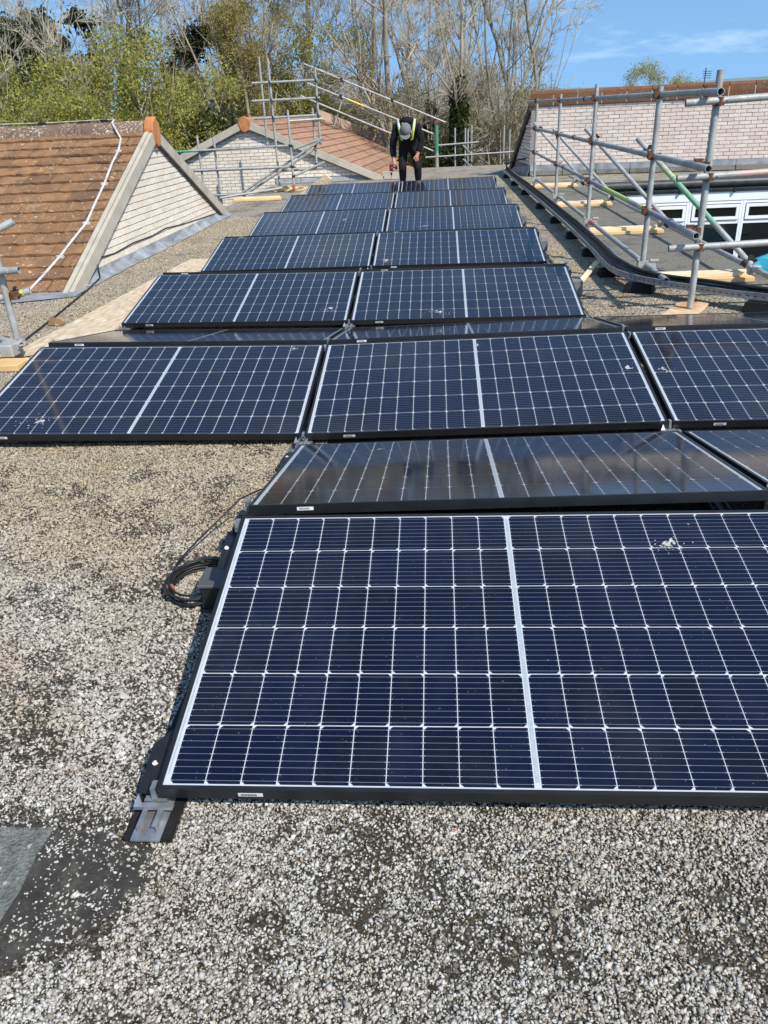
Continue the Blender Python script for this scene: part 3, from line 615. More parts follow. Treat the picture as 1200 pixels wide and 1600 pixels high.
# verge boards
for sg, ye in ((-1, GYF-.10), (1, GYB+.06)):
    d = Vector((0, ye-GYA, 0)); d.z = -abs(ye-GYA)*.424; up = Vector((1, 0, 0)).cross(d).normalized(); up = up if up.z > 0 else -up
    a0 = Vector((-2.985, GYA+sg*.02, RZ-.05)); mb = MB(); mb.prism([a0+up*.055, a0+d+up*.055, a0+d-up*.095, a0-up*.095], (.045, 0, 0)); mb.build('verge_board', M['verge'], B1, bevel=.004)
    mb = MB(); mb.prism([a0+up*.07, a0+d+up*.07, a0+d+up*.055, a0+up*.055], (-.05, 0, 0)); mb.build('verge_trim', M['verge'], B1)
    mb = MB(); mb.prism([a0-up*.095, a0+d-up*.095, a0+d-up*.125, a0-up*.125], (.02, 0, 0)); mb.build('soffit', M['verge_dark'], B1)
# lead flashing along the foot of the gable and the eave
mb = MB(); q = random.Random(8); y = GYF+.25
while y < GYB-.35:
    L = .62; mb = MB(); mb.prism([(GX+.008, y, .105), (GX+.008, y+L+.02, .105), (GX+.03, y+L+.02, .012), (GX+.12+q.uniform(-.01, .02), y+L+.02, .006), (GX+.12+q.uniform(-.01, .02), y, .006), (GX+.03, y, .012)], (.003, 0, .004)); mb.build('lead_flashing', M['lead'], B1); y += L
mb = MB(); mb.prism([(-3.0, 6.62, .02), (-2.86, 6.55, .012), (-2.84, 6.25, .01), (-3.4, 6.02, .012), (-9, 6.0, .012), (-9, 6.4, .03)], (0, 0, .008)); mb.build('eave_flashing', M['lead'], B1)
mb = MB(); mb.prism([(-9, 6.30, .02), (-3.05, 6.36, .02), (-3.05, 6.42, .02), (-9, 6.42, .02)], (0, 0, -.015)); mb.build('gutter', M['gutter'], B1)
# white conduit running down the tiles, with clips
def onroof(x, y, h=.0): return Vector((x, y, RZ-(GYA-y)*.424+.028+h))
t = thing('lightning_conductor', (-3.4, 6.4, 0), 'white conduit strip clipped down the brown tiles from ridge to eave', 'conduit')
cp = [(-3.50, 9.86, RZ+.12), (-3.47, 9.70, RZ+.085)]+[onroof(x, y, .012) for x, y in ((-3.30, 9.45), (-3.245, 9.15), (-3.24, 8.85), (-3.20, 8.4), (-3.185, 8.0), (-3.165, 7.6), (-3.215, 7.3), (-3.26, 7.0), (-3.335, 6.65), (-3.40, 6.42))]+[(-3.47, 6.22, .03)]
mb = MB(); mb.tube(cp, .013, 8); mb.build('strip', M['conduit_white'], t)
for i in (3, 5, 7, 9):
    p = Vector(cp[i]); mb = MB(); mb.box(p+Vector((0, 0, -.004)), (.075, .03, .03)); mb.build('clip', M['conduit_white'], t)
mb = MB(); mb.tube([(-3.50, 9.84, RZ+.13), (-4.3, 9.84, RZ+.125), (-5.2, 9.84, RZ+.135), (-7, 9.84, RZ+.13)], .006, 6); mb.build('ridge_wire', M['conduit_white'], t)
for x in (-3.62, -4.45):
    mb = MB(); mb.box((x, 9.84, RZ+.115), (.09, .06, .035)); mb.build('ridge_clip', M['black_plastic'], t)
# black cable looping over the gable and across the chippings
mb = MB(); mb.tube([(-2.985, 12.3, .11), (-2.985, 11.4, .135), (-2.985, 10.4, .17), (-2.985, 9.7, .21), (-2.985, 9.1, .19), (-2.985, 8.4, .205), (-2.985, 7.8, .18), (-2.985, 7.32, .20), (-2.97, 7.22, .16), (-2.93, 7.12, .03), (-2.84, 6.6, .02), (-2.73, 5.9, .02), (-2.62, 5.2, .02), (-2.52, 4.5, .02), (-2.46, 4.2, .02)], .007, 6)
tag(mb.build('cable', M['cable_black']), 'thin black cable sagging across the cream gable and over the gravel', 'cable')
mb = MB(); mb.add([(-2.60, 5.06, 0), (-2.47, 5.05, 0), (-2.45, 5.15, 0), (-2.57, 5.19, 0), (-2.57, 5.09, .06), (-2.50, 5.08, .055), (-2.50, 5.14, .05), (-2.56, 5.15, .062)], [(0, 1, 5, 4), (1, 2, 6, 5), (2, 3, 7, 6), (3, 0, 4, 7), (4, 5, 6, 7), (3, 2, 1, 0)]); tag(mb.build('stone', M['tile_old'], bevel=.012), 'brown broken piece of tile lying on the gravel by the long board', 'stone')

# ---- middle building: pale brick gable facing the viewer, reddish new tiles
B2 = thing('gabled_building', (-3.97, 19.8, 0), 'farther building with pale brick gable and reddish tiled slope behind the scaffold tower', 'building')
AX, AZ, G2Y, SL2 = -3.97, 1.36, 19.8, .415
mb = MB(); mb.prism([(-9, G2Y, -2.9), (-.62, G2Y, -2.9), (-.62, G2Y, -.03), (AX, G2Y, AZ), (-9, G2Y, AZ-SL2*5.03)], (0, .12, 0)); w2 = mb.build('wall', M['mortar'], B2)
brick_wall(w2, (0, G2Y, 0), (1, 0, 0), (0, -1, 0), lambda u, z: z < AZ-abs(u-AX)*SL2-.02 and (z > .10 or u < -3.30) and -6.2 < u < -.7, -6.3, -.6, -.85, AZ, M['brick_cream'], key=lambda b: abs(b[0]+3)+abs(b[1]-.6)*1.2, seed=4)
RX0, RX1, RY0, RY1, RZ2 = AX, 0.02, 19.70, 32.4, 1.43
dv = Vector((1, 0, -SL2)).normalized(); nv2 = Vector((SL2, 0, 1)).normalized()
mb = MB(); A0, A1 = Vector((AX, RY0, RZ2)), Vector((AX, RY1, RZ2)); e0, e1 = 3.55/dv.x, 4.15/dv.x
mb.prism([A0, A0+dv*e0, A1+dv*e1, A1], -nv2*.06); dl = Vector((-dv.x, 0, dv.z)); nl = Vector((-SL2, 0, 1)).normalized(); mb.prism([A0, A1, A1+dl*5, A0+dl*5], -nl*.06)
roof2 = mb.build('roof', M['tile_new'], B2)
nc2 = 13
for r in range(nc2):
    s0, s1 = r/nc2, (r+1.12)/nc2; mb = MB(); h0, h1 = .006, .034
    f = lambda s, P, e, h: P+dv*(e*min(s, 1.0))+nv2*h
    a, b, c, d = f(s0, A0, e0, h0), f(s1, A0, e0, h1), f(s1, A1, e1, h1), f(s0, A1, e1, h0)
    mb.prism([a, b, c, d], -nv2*.016); mb.build('tile_course', M['tile_new'], roof2)
mb = MB(); mb.prism([(AX+y, RY0, RZ2+.03+z) for y, z in prof], (0, 12.6, 0)); mb.build('ridge_tiles', M['tile_new'], roof2)
mb = MB(); mb.prism([(AX+y, RY0-.03, RZ2+z) for y, z in prof2], (0, .10, 0)); mb.build('ridge_end_cap', M['terracotta'], B2, bevel=.015)
for sg, L in ((1, 3.30), (-1, 5.0)):
    a0 = Vector((AX+sg*.03, G2Y-.11, RZ2-.045)); d = Vector((sg*L, 0, -L*SL2)); mb = MB(); u_ = Vector((sg*SL2, 0, 1)).normalized(); mb.prism([a0+u_*.06, a0+d+u_*.06, a0+d-u_*.10, a0-u_*.10], (0, .04, 0)); mb.build('verge_board', M['verge'], B2, bevel=.004)
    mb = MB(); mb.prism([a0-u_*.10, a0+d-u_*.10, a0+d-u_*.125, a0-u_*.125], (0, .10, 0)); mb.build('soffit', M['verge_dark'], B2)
mb = MB(); mb.prism([(-.66, G2Y-.11, .02), (-.10, G2Y-.11, .00), (-.10, G2Y-.11, .13), (-.66, G2Y-.11, .20)], (0, .05, 0)); mb.build('eave_box', M['verge'], B2, bevel=.004)
x = -3.34
while x < -.75:
    mb = MB(); mb.prism([(x, G2Y-.004, .10), (x+.63, G2Y-.004, .10), (x+.63, G2Y-.03, .01), (x+.63, G2Y-.16, .006), (x, G2Y-.16, .006), (x, G2Y-.03, .01)], (0, -.003, .004)); mb.build('lead_flashing', M['lead'], B2); x += .61
pa, pb = Vector((AX+.08, RY1, RZ2)), Vector((AX, RY1, RZ2))+dv*(e1*1.12)
mb = MB(); mb.prism([pa+Vector((0, 0, -.05)), pb+Vector((0, 0, -.05)), pb+Vector((0, 0, .36)), pa+Vector((0, 0, .30))], (0, .04, 0)); mb.build('verge_plank', M['plank_pink'], B2)

# ---- right building: pink brick wall with brown ridge tiles, roof falling away behind
WA, WB = Vector((2.84, 18.85, 0)), Vector((13.0, 17.25, 0)); wu = (WB-WA).normalized(); wn = Vector((wu.y, -wu.x, 0)); WL = (WB-WA).length; WT = 1.46
B3 = thing('brick_building', WA, 'low pink brick building at right with brown ridge tiles along its wall top', 'building')
mb = MB(); mb.prism([WA+Vector((0, 0, 0)), WB, WB+Vector((0, 0, WT)), WA+Vector((0, 0, WT))], -wn*.12); w3 = mb.build('wall', M['mortar'], B3)
brick_wall(w3, WA, wu, wn, lambda u, z: 0.02 < u < 9.9, 0.0, WL, .235, WT, M['brick_pink'], pitch=.240, course=.0755, joint=.011, key=lambda b: b[0], seed=6)
EB = Vector((2.66, 21.5, 0)); eu = (EB-WA).normalized(); en = Vector((-eu.y, eu.x, 0)); EL = (EB-WA).length
mb = MB(); mb.prism([WA-wn*.13+eu*.0, EB, EB+Vector((0, 0, .02)), WA-wn*.13+Vector((0, 0, WT))], -en*.1); w4 = mb.build('wall', M['mortar'], B3)
brick_wall(w4, WA, eu, en, lambda u, z: u > .0 and z < (WT+.06)*(1-u/EL)-.03, .0, EL, .235, WT, M['brick_pink'], pitch=.240, course=.0755, joint=.011, limit=120, seed=7)
mb = MB(); a0, a1 = WA+en*.02+Vector((0, -.03, WT+.10)), EB+en*.02+eu*.25+Vector((0, 0, -.02)); mb.prism([a0, a1, a1+Vector((0, 0, -.17)), a0+Vector((0, 0, -.2))], en*.05); mb.build('verge_board', M['verge_dark'], B3)
mb = MB(); c0, c1 = WA+Vector((0, 0, WT+.1)), WB+Vector((0, 0, WT+.1)); back = Vector((-.15, 2.9, -WT-.1)); mb.prism([c0, c1, c1+back, c0+back], (0, 0, .06)); mb.build('roof', M['coping'], B3)
n = 20; CL = WL/n
mb = MB(); mb.prism([(0, y, z) for y, z in ((-.045, -.045), (-.055, .09), (-.04, .20), (.0, .245), (.05, .255), (.15, .20), (.15, .17), (.0, .18), (-.02, .09), (-.02, -.045))], (.512, 0, 0)); CP = mb.mesh('ridge_tile'); CP.materials.append(M['coping'])
R3 = Matrix((wu, -wn, Vector((0, 0, 1)))).transposed(); q = random.Random(21)
for i in range(n-1): inst('ridge_tile', CP, w3, WA+wu*(-.06+i*.525)+Vector((0, 0, WT+.045+q.uniform(-.004, .004))), R3)
for i in range(1, n-1):
    mb = MB(); p = WA+wu*(-.067+i*.525)+wn*.03+Vector((0, 0, WT+.10)); mb.box(p, (.02, .05, .20), (wu, wn, Vector((0, 0, 1)))); mb.build('mortar_joint', M['mortar_pale'], w3)
u = 0.0
while u < WL-.2:
    mb = MB(); p = WA+wu*u; mb.prism([p+wn*.003+Vector((0, 0, .235)), p+wu*.74+wn*.003+Vector((0, 0, .235)), p+wu*.74+wn*.012+Vector((0, 0, .11)), p+wn*.012+Vector((0, 0, .11))], wn*.006); mb.build('lead_flashing', M['lead'], B3)
    mb = MB(); mb.prism([p+wn*.02+Vector((0, 0, .115)), p+wu*.73+wn*.02+Vector((0, 0, .115)), p+wu*.73+wn*.05+Vector((0, 0, .02)), p+wn*.05+Vector((0, 0, .02))], wn*.006); mb.build('upstand', M['felt'], B3); u += .75
mb = MB(); mb.prism([WA+en*.003+Vector((0, 0, .235)), EB+en*.003+Vector((0, 0, .06)), EB+en*.05+Vector((0, 0, .0)), WA+en*.06+Vector((0, 0, .0))], en*.006); mb.build('lead_flashing', M['lead'], B3)
# ---- window range under the eaves across the courtyard
B4 = thing('window_block', (5, 15.0, -3), 'white framed windows and dark gutter below the flat roof edge at right', 'building')
mb = MB(); mb.tube([(3.66, 14.99, .035), (14, 14.99, .035)], .085, 14); mb.build('roof_roll', M['gutter'], B4)
mb = MB()
prof4 = [(math.cos(a)*.055, math.sin(a)*.07) for a in [math.pi+math.pi*k/8 for k in range(9)]]
mb.prism([(3.66, 14.90+y, -.05+z) for y, z in prof4]+[(3.66, 14.90+y*.9, -.048+z*.9) for y, z in prof4[::-1]], (10.3, 0, 0)); mb.build('gutter', M['gutter'], B4)
for x in (4.2, 5.2, 6.2, 7.2): mb = MB(); mb.lohi((x, 14.835, -.13), (x+.03, 14.95, -.04)); mb.build('gutter_bracket', M['dark_steel'], B4)
mb = MB(); mb.lohi((3.64, 14.895, -.27), (14, 14.96, -.12)); mb.build('fascia', M['upvc'], B4)
WX = [4.41, 5.43, 6.42, 7.42, 8.42]
for i in range(4):
    x0, x1 = WX[i], WX[i+1]; z0, z1, zt = -1.55, -.275, -.66
    w = MB()
    for a, b in (((x0, z0), (x0+.045, z1)), ((x1-.045, z0), (x1, z1)), ((x0, z1-.05), (x1, z1)), ((x0, zt-.03), (x1, zt+.03)), ((x0, z0), (x1, z0+.06))): w.lohi((a[0], 14.90+.0005*len(w.v), a[1]), (b[0], 15.0, b[1]))
    wf = w.build('window', M['upvc'], B4)
    w = MB(); s0, s1, t0, t1 = x0+.06, x1-.06, zt+.045, z1-.065
    for a, b in (((s0, t0), (s0+.055, t1)), ((s1-.055, t0), (s1, t1)), ((s0+.055, t1-.055), (s1-.055, t1)), ((s0+.055, t0), (s1-.055, t0+.055))): w.lohi((a[0], 14.885, a[1]), (b[0], 14.945, b[1]))
    w.build('sash', M['upvc'], wf)
    w = MB(); w.lohi((s0+.05, 14.918, t0+.05), (s1-.05, 14.928, t1-.05)); w.build('pane', M['glass'], wf)
    w = MB(); w.lohi((x0+.04, 14.925, z0+.05), (x1-.04, 14.935, zt-.02)); w.build('pane', M['glass'], wf)
mb = MB(); mb.lohi((3.66, 14.97, -3.0), (14, 14.995, -1.56)); mb.lohi((3.66, 14.97, -1.56), (4.40, 14.995, -.28)); mb.build('wall', M['brick_pink'], B4)
# turquoise angular canopy down in the courtyard
t = thing('play_canopy', (5.9, 13.0, -3.06), 'turquoise angular sheets below the roof edge in front of the white windows', 'canopy')
PV = [(5.35, 13.9, -1.10), (5.5, 12.9, -1.22), (5.15, 11.5, -1.10), (6.0, 13.8, -1.28), (6.05, 12.8, -.98), (5.85, 11.4, -1.28), (7.0, 14.0, -1.0), (7.1, 12.9, -1.25), (7.0, 11.7, -1.0)]
mb = MB(); mb.add(PV+[(x, y, z-.03) for x, y, z in PV], [(0, 1, 3), (1, 4, 3), (1, 2, 4), (2, 5, 4), (3, 4, 6), (4, 7, 6), (4, 5, 8), (4, 8, 7), (9, 12, 10), (10, 12, 13), (10, 13, 11), (11, 13, 14), (12, 15, 13), (13, 15, 16), (13, 17, 14), (13, 16, 17), (0, 9, 10, 1), (1, 10, 11, 2), (2, 11, 14, 5), (5, 14, 17, 8)]); mb.build('sheet', M['turquoise'], t)
for x, y in ((5.6, 13.6), (5.5, 12.0), (6.9, 13.6), (6.9, 12.1)): mb = MB(); mb.tube([(x, y, -3.06), (x, y, -1.25)], .04, 10); mb.build('post', M['galv'], t)

# ================================================================ SCAFFOLDING
def coupler(parent, p, d1, d2, mat='rust', r=.0242):
    d1, d2 = Vector(d1).normalized(), Vector(d2).normalized(); n = d1.cross(d2).normalized(); p = Vector(p); mb = MB()
    for c, d, o in ((p-n*.027, d1, d2), (p+n*.027, d2, d1)):
        mb.tube([c-d*.026, c+d*.026], r+.0065, 12, smooth=False)
        mb.bar(c+o*(r+.003)-n*.022-d*.0, c+o*(r+.003)+n*.022, .042, .012, d); mb.tube([c+o*(r+.016)-n*.035, c+o*(r+.016)+n*.032], .0055, 6); mb.tube([c+o*(r+.016)+n*.022, c+o*(r+.016)+n*.034], .0115, 6)
    mb.box(p, (.05, .05, .012), (d1, d2, n)); return mb.build('coupler', M[mat], parent)
def tubep(parent, name, p0, p1, mat='galv', r=.0242, n=14):
    mb = MB(); mb.pipe(p0, p1, r, n); return mb.build(name, M[mat], parent)
def sole_board(x0, x1, y, label, w=.22):
    t = thing('sole_board', (x0, y, 0), label, 'timber board', 'timber boards under the scaffolding')
    mb = MB(); mb.lohi((x0, y, .006), (x1, y+w, .046)); mb.build('plank', M['timber'], t, bevel=.004)
    mb = MB(); mb.lohi((x0+.02, y+.06, .0465), (x1-.02, y+w-.01, .080)); mb.build('batten', M['timber_pale'], t, bevel=.002); return t
UY = [(2.60, 15.82, 1.58), (2.565, 12.39, 1.61), (2.54, 9.24, 1.66), (2.505, 6.15, 1.565)]
for i, ((x, y, h), nm) in enumerate(zip(UY, ('the farthest', 'the third', 'the second', 'the nearest'))): sole_board(2.46, 3.44, y-.19, f'pale timber sole board across the felt under {nm} upright of right guard rail')
S1 = thing('guard_rail', (2.55, 9, 0), 'galvanised tube guard rail with raking struts along the right side of the roof', 'scaffolding')
rx = lambda y: 2.475+.0085*(y-5)
for (x, y, h) in UY: tubep(S1, 'upright', (x, y, .088), (x, y, h))
tubep(S1, 'upright', (2.592, 4.92, .034), (2.588, 4.92, 1.63))
RL = [((rx(4.58)+.03, 4.58, 1.497), (rx(17.6)+.03, 17.6, 1.55), 'galv'), ((rx(4.62)+.03, 4.62, 1.036), (rx(17.7)+.03, 17.7, 1.075), 'galv'), ((rx(4.7)+.03, 4.7, .592), (rx(18)+.03, 18.0, .66), 'galv_low')]
for a, b, m_ in RL: tubep(S1, 'rail', a, b, m_)
for k, (a, b, m_) in enumerate(RL):
    a, b = Vector(a), Vector(b)
    for (x, y, h) in UY+[(2.59, 4.92, 1.6)]:
        p = a.lerp(b, (y-a.y)/(b.y-a.y)); coupler(S1, (p+Vector((x, y, p.z)))/2, (0, 0, 1), b-a, 'rust' if y < 13 else 'dark_steel')
    p = a.lerp(b, .42+.05*k); mb = MB(); mb.tube([p-(b-a).normalized()*.04, p+(b-a).normalized()*.04], .03, 12); mb.build('sleeve', M['dark_steel'], S1)
tubep(S1, 'ledger', (2.53, 5.42, .145), (2.66, 17.0, .16), 'galv_red')
tubep(S1, 'ledger', (3.36, 5.36, .145), (3.40, 16.5, .145))
for (x, y, h) in UY:
    coupler(S1, (x+.01, y, .155), (0, 0, 1), (0, 1, 0), 'galv')
    mb = MB(); mb.lohi((x+.035, y-.035, .10), (x+.11, y+.035, .18)); mb.lohi((x+.05, y-.045, .178), (x+.13, y-.02, .20)); mb.build('fixing_block', M['galv'], S1, bevel=.006)
    mb = MB(); mb.lohi((3.33, y-.33, .09), (3.43, y-.26, .165)); mb.build('fixing_block', M['galv'], S1, bevel=.006)
for i, (yt, zt, yb) in enumerate(((15.78, 1.17, 14.45), (12.95, 1.115, 11.75), (9.92, 1.18, 8.55), (7.02, 1.15, 5.95))):
    a, b = Vector((2.555, yt, zt)), Vector((3.39, yb, .15)); tubep(S1, 'raking_strut', a, b, 'galv_green' if i == 3 else 'galv')
    coupler(S1, a.lerp(b, .10), b-a, (0, 1, 0), 'dark_steel'); coupler(S1, a.lerp(b, .97), b-a, (0, 1, 0), 'dark_steel')
for z, m_ in ((1.44, 'galv'), (.965, 'galv_pink'), (.487, 'galv')):
    tubep(S1, 'transom', (2.365, 4.865, z-.002), (6.0, 4.80, z+.11), m_); coupler(S1, (2.592, 4.892, z), (0, 0, 1), (1, 0, 0), 'rust')
mb = MB(); mb.prism([(2.30, 4.70, .005), (2.565, 4.69, .005), (2.80, 5.12, .005), (2.60, 5.20, .005)], (0, 0, .024))
tag(mb.build('pad_board', M['pad'], bevel=.003), 'orange stained plywood pad under the nearest guard rail post', 'timber board')
# left foreground scaffold at the picture edge
S2 = thing('scaffold', (-2.34, 4.07, 0), 'grey scaffold tubes at the left picture edge beside the second row', 'scaffolding')
tubep(S2, 'upright', (-2.335, 4.10, .05), (-2.325, 4.10, 2.2)); tubep(S2, 'transom', (-4.2, 4.04, .60), (-2.165, 4.04, .622))
tubep(S2, 'rail', (-4.0, 3.6, .18), (-2.185, 4.16, .462)); tubep(S2, 'brace', (-2.165, 4.12, .925), (-3.3, 3.6, -.0+.45)); tubep(S2, 'ledger', (-2.27, 4.02, .115), (-2.75, 4.3, .15)); tubep(S2, 'ledger', (-2.38, 3.9, .085), (-2.9, 3.95, .10))
coupler(S2, (-2.335, 4.07, .61), (0, 0, 1), (1, 0, 0), 'galv'); coupler(S2, (-2.28, 4.12, .445), (0, 0, 1), (1, .3, .1), 'rust'); coupler(S2, (-2.31, 4.06, .115), (0, 0, 1), (1, 0, 0), 'galv')
mb = MB(); mb.lohi((-2.42, 3.93, .05), (-2.30, 4.06, .14)); mb.build('fixing_block', M['galv'], S2, bevel=.008)
mb = MB(); mb.tube([(-2.247, 4.136, .449), (-2.227, 4.142, .453)], .0265, 10); mb.build('yellow_band', M['band_yellow'], S2)
t = thing('sole_board', (-2.5, 3.8, 0), 'yellow timber block under the scaffold foot at the left picture edge', 'timber board', 'timber boards under the scaffolding')
mb = MB(); mb.lohi((-2.95, 3.74, .006), (-2.185, 3.93, .05)); mb.build('plank', M['timber'], t, bevel=.004)
# scaffold tower in front of the middle gable
S3 = thing('scaffold_tower', (-2.5, 17.2, 0), 'scaffold tower of grey tubes in front of the middle brick gable', 'scaffolding')
T3 = [('upright', (-2.43, 17.0, .05), (-2.43, 17.0, 1.61)), ('upright', (-1.95, 17.35, .45), (-1.95, 17.35, 1.64)), ('upright', (-2.80, 17.3, .05), (-2.80, 17.3, 2.58)), ('upright', (-1.83, 17.3, .92), (-1.83, 17.3, 2.38)), ('upright', (-3.12, 18.0, .95), (-3.12, 18.0, 2.66)), ('upright', (-3.05, 18.6, .9), (-3.05, 18.6, 2.3)),
      ('upright', (-4.45, 17.1, -.9), (-4.45, 17.1, 1.21)), ('upright', (-4.11, 17.15, -.9), (-4.11, 17.15, 1.16)),
      ('rail', (-3.17, 17.25, 2.14), (-1.78, 17.25, 2.14)), ('rail', (-3.21, 17.25, 1.81), (-1.76, 17.25, 1.81)), ('rail', (-3.21, 17.25, 1.475), (-1.76, 17.25, 1.49)), ('rail', (-2.45, 17.05, 1.40), (-1.75, 17.3, 1.415)),
      ('rail', (-5.6, 17.05, .905), (-2.36, 17.05, .935)), ('rail', (-5.6, 17.05, .53), (-2.36, 17.05, .515)), ('rail', (-4.5, 17.05, .01), (-3.70, 17.05, .012)),
      ('brace', (-3.62, 17.1, .03), (-1.80, 17.1, 1.0)), ('brace', (-3.6, 17.3, -.02), (-1.92, 17.3, .86)), ('rail', (-2.40, 17.2, .86), (-1.72, 17.2, 1.05)), ('rail', (-2.4, 17.1, .34), (-1.75, 17.2, .58)), ('rail', (-3.0, 17.35, .42), (-1.82, 17.35, .45)), ('ledger', (-3.9, 16.2, .02), (-2.6, 17.4, .10))]
for nm, a, b in T3: tubep(S3, nm, a, b, 'galv_end' if a[0] < -5 and a[2] > .8 else 'galv', n=8)
for p, d in (((-2.43, 17.03, .93), (1, 0, 0)), ((-2.43, 17.03, .52), (1, 0, 0)), ((-2.80, 17.28, 2.14), (1, 0, 0)), ((-2.80, 17.28, 1.81), (1, 0, 0)), ((-2.8, 17.28, 1.48), (1, 0, 0)), ((-1.83, 17.28, 2.14), (1, 0, 0)), ((-1.83, 17.28, 1.81), (1, 0, 0)), ((-1.83, 17.28, 1.49), (1, 0, 0)), ((-4.11, 17.1, .92), (1, 0, 0)), ((-4.11, 17.1, .52), (1, 0, 0)), ((-4.45, 17.1, .915), (1, 0, 0)), ((-2.43, 17.03, .33), (1, 0, .3)), ((-1.95, 17.3, .9), (1, 0, .3)), ((-1.95, 17.3, .52), (1, 0, .3)), ((-4.11, 17.1, .01), (1, 0, 0))): coupler(S3, p, (0, 0, 1), d, 'dark_steel')
mb = MB(); mb.lohi((-2.465, 16.94, .05), (-2.405, 17.0, .17)); mb.build('red_base_clamp', M['clamp_red'], S3, bevel=.01)
sole_board(-3.42, -2.45, 15.35, 'yellow timber board on the gravel below the scaffold tower', .16); sole_board(-2.95, -2.05, 17.35, 'timber boards stacked behind the scaffold tower foot', .3)
mb = MB(); mb.prism([(-2.24, 16.35, .02), (-2.10, 16.3, .02), (-1.60, 16.15, .10), (-1.52, 16.15, .30), (-1.62, 16.2, .385), (-2.0, 16.35, .17)], (.02, .05, .01)); tag(mb.build('plywood_offcut', M['osb']), 'pale plywood offcut leaning beside the farthest left panel', 'plywood sheet')
# sloping guard rail along the far verge
S4 = thing('sloping_rail', (-1, 24.5, 0), 'three sloping scaffold tubes running down behind the reddish roof to a green post', 'scaffolding')
for a, b, m_ in (((-3.10, 24.5, 2.823), (.93, 24.5, 1.15), 'galv'), ((-3.05, 24.5, 2.336), (.72, 24.5, .80), 'galv_yellow'), ((-3.27, 24.5, 2.017), (.72, 24.5, .335), 'galv')): tubep(S4, 'rail', a, b, m_, n=8)
tubep(S4, 'brace', (-2.0, 24.55, 2.02), (-2.35, 24.55, 1.2), n=8)
mb = MB(); mb.pipe((.675, 24.45, -1.5), (.675, 24.45, 1.20), .055, 12); mb.build('post', M['galv_post'], S4); mb = MB(); mb.lohi((.60, 24.38, 1.12), (.75, 24.52, 1.19)); mb.build('collar', M['rust'], S4)
for p in ((-.6, 24.5, 1.79), (-2.05, 24.5, 2.38), (-2.1, 24.5, 1.95)): mb = MB(); mb.box(p, (.07, .09, .11)); mb.build('coupler', M['dark_steel'], S4)
# low scaffold beyond the far roof edge
S5 = thing('edge_scaffold', (1.8, 24.5, -3), 'low scaffold of short poles and two rails beyond the far roof edge', 'scaffolding')
for x, z in ((1.22, .99), (1.52, .98), (1.60, .95), (1.71, 1.05), (2.66, 1.0), (2.83, .88)): tubep(S5, 'upright', (x, 24.5+.1*(x > 1.55), -3.05), (x, 24.5+.1*(x > 1.55), z), n=8)
tubep(S5, 'rail', (.70, 24.45, .545), (1.93, 24.45, .587), n=8); tubep(S5, 'rail', (.34, 24.42, .235), (3.2, 24.42, .29), n=8); tubep(S5, 'brace', (1.45, 24.4, .52), (1.72, 24.6, .25), n=8); tubep(S5, 'brace', (1.45, 24.4, .15), (1.72, 24.6, -.1), n=8)
# ================================================================ CABLE TRAY
t = thing('cable_tray', (2.3, 10, 0), 'galvanised cable tray with black conduits curving round on rubber feet at right', 'cable tray')
TP = [(2.33, 19.6), (2.335, 17.5), (2.345, 15.0), (2.36, 12.3), (2.355, 9.2), (2.33, 7.4), (2.30, 6.55), (2.30, 6.22), (2.325, 5.98), (2.38, 5.80), (2.47, 5.62), (2.60, 5.43), (2.78, 5.22), (2.98, 5.0), (3.2, 4.82), (3.8, 4.4), (4.6, 3.9)]
def off(path, d):
    out = []
    for i in range(len(path)):
        a, b = Vector(path[max(0, i-1)]), Vector(path[min(len(path)-1, i+1)]); tt = (b-a).normalized(); out.append((path[i][0]+tt.y*d, path[i][1]-tt.x*d))
    return out
def ribbon(path, d0, d1, z0, z1):
    mb = MB(); a, b = off(path, d0), off(path, d1); n = len(path)
    vs = [(x, y, z0) for x, y in a]+[(x, y, z0) for x, y in b]+[(x, y, z1) for x, y in a]+[(x, y, z1) for x, y in b]
    fs = []
    for i in range(n-1): fs += [(2*n+i, 3*n+i, 3*n+i+1, 2*n+i+1), (i, i+1, n+i+1, n+i), (i, 2*n+i, 2*n+i+1, i+1), (n+i, n+i+1, 3*n+i+1, 3*n+i)]
    fs += [(0, n, 3*n, 2*n), (n-1, 3*n-1, 4*n-1, 2*n-1)]; return mb.add(vs, fs)
ribbon(TP, -.075, .075, .095, .098).build('tray_floor', M['galv'], t)
for d in (-.075, .073): ribbon(TP, d, d+.002, .098, .148).build('tray_side', M['galv'], t)
ribbon(TP, -.090, -.0755, .145, .150).build('tray_lip', M['aluminium'], t); ribbon(TP, .0755, .090, .145, .150).build('tray_lip', M['aluminium'], t)
# slots along the near side of the tray
mb = MB(); pth = off(TP, .0757)
for i in range(9, len(pth)-1):
    a, b = Vector((*pth[i], .12)), Vector((*pth[i+1], .12)); L = (b-a).length; k = int(L/.05)
    for j in range(k): c = a.lerp(b, (j+.5)/k); mb.bar(c-(b-a).normalized()*.012, c+(b-a).normalized()*.012, .0012, .008)
o = mb.build('slots', M['inkmark'], t); o['kind'] = 'stuff'
for i, (d, z, r) in enumerate(((-.045, .121, .021), (-.012, .115, .015), (-.04, .158, .014), (.016, .110, .010))):
    q = random.Random(i); pp = [(x+q.uniform(-.012, .012), y, z+q.uniform(0, .012)) for x, y in off(TP, d)]; mb = MB(); mb.tube(pp, r, 10); mb.build('conduit', M['cable_black'], t)
mb = MB(); mb.tube([(x, y, .106) for x, y in off(TP[:9], .04)], .005, 6); mb.build('white_lead', M['conduit_white'], t)
mb = MB(); mb.tube([(2.34, 19.4, .15), (2.38, 19.9, .22), (2.6, 19.9, .30), (2.80, 19.4, .36), (2.93, 18.95, .40)], .018, 8); mb.build('conduit_tail', M['cable_black'], t)
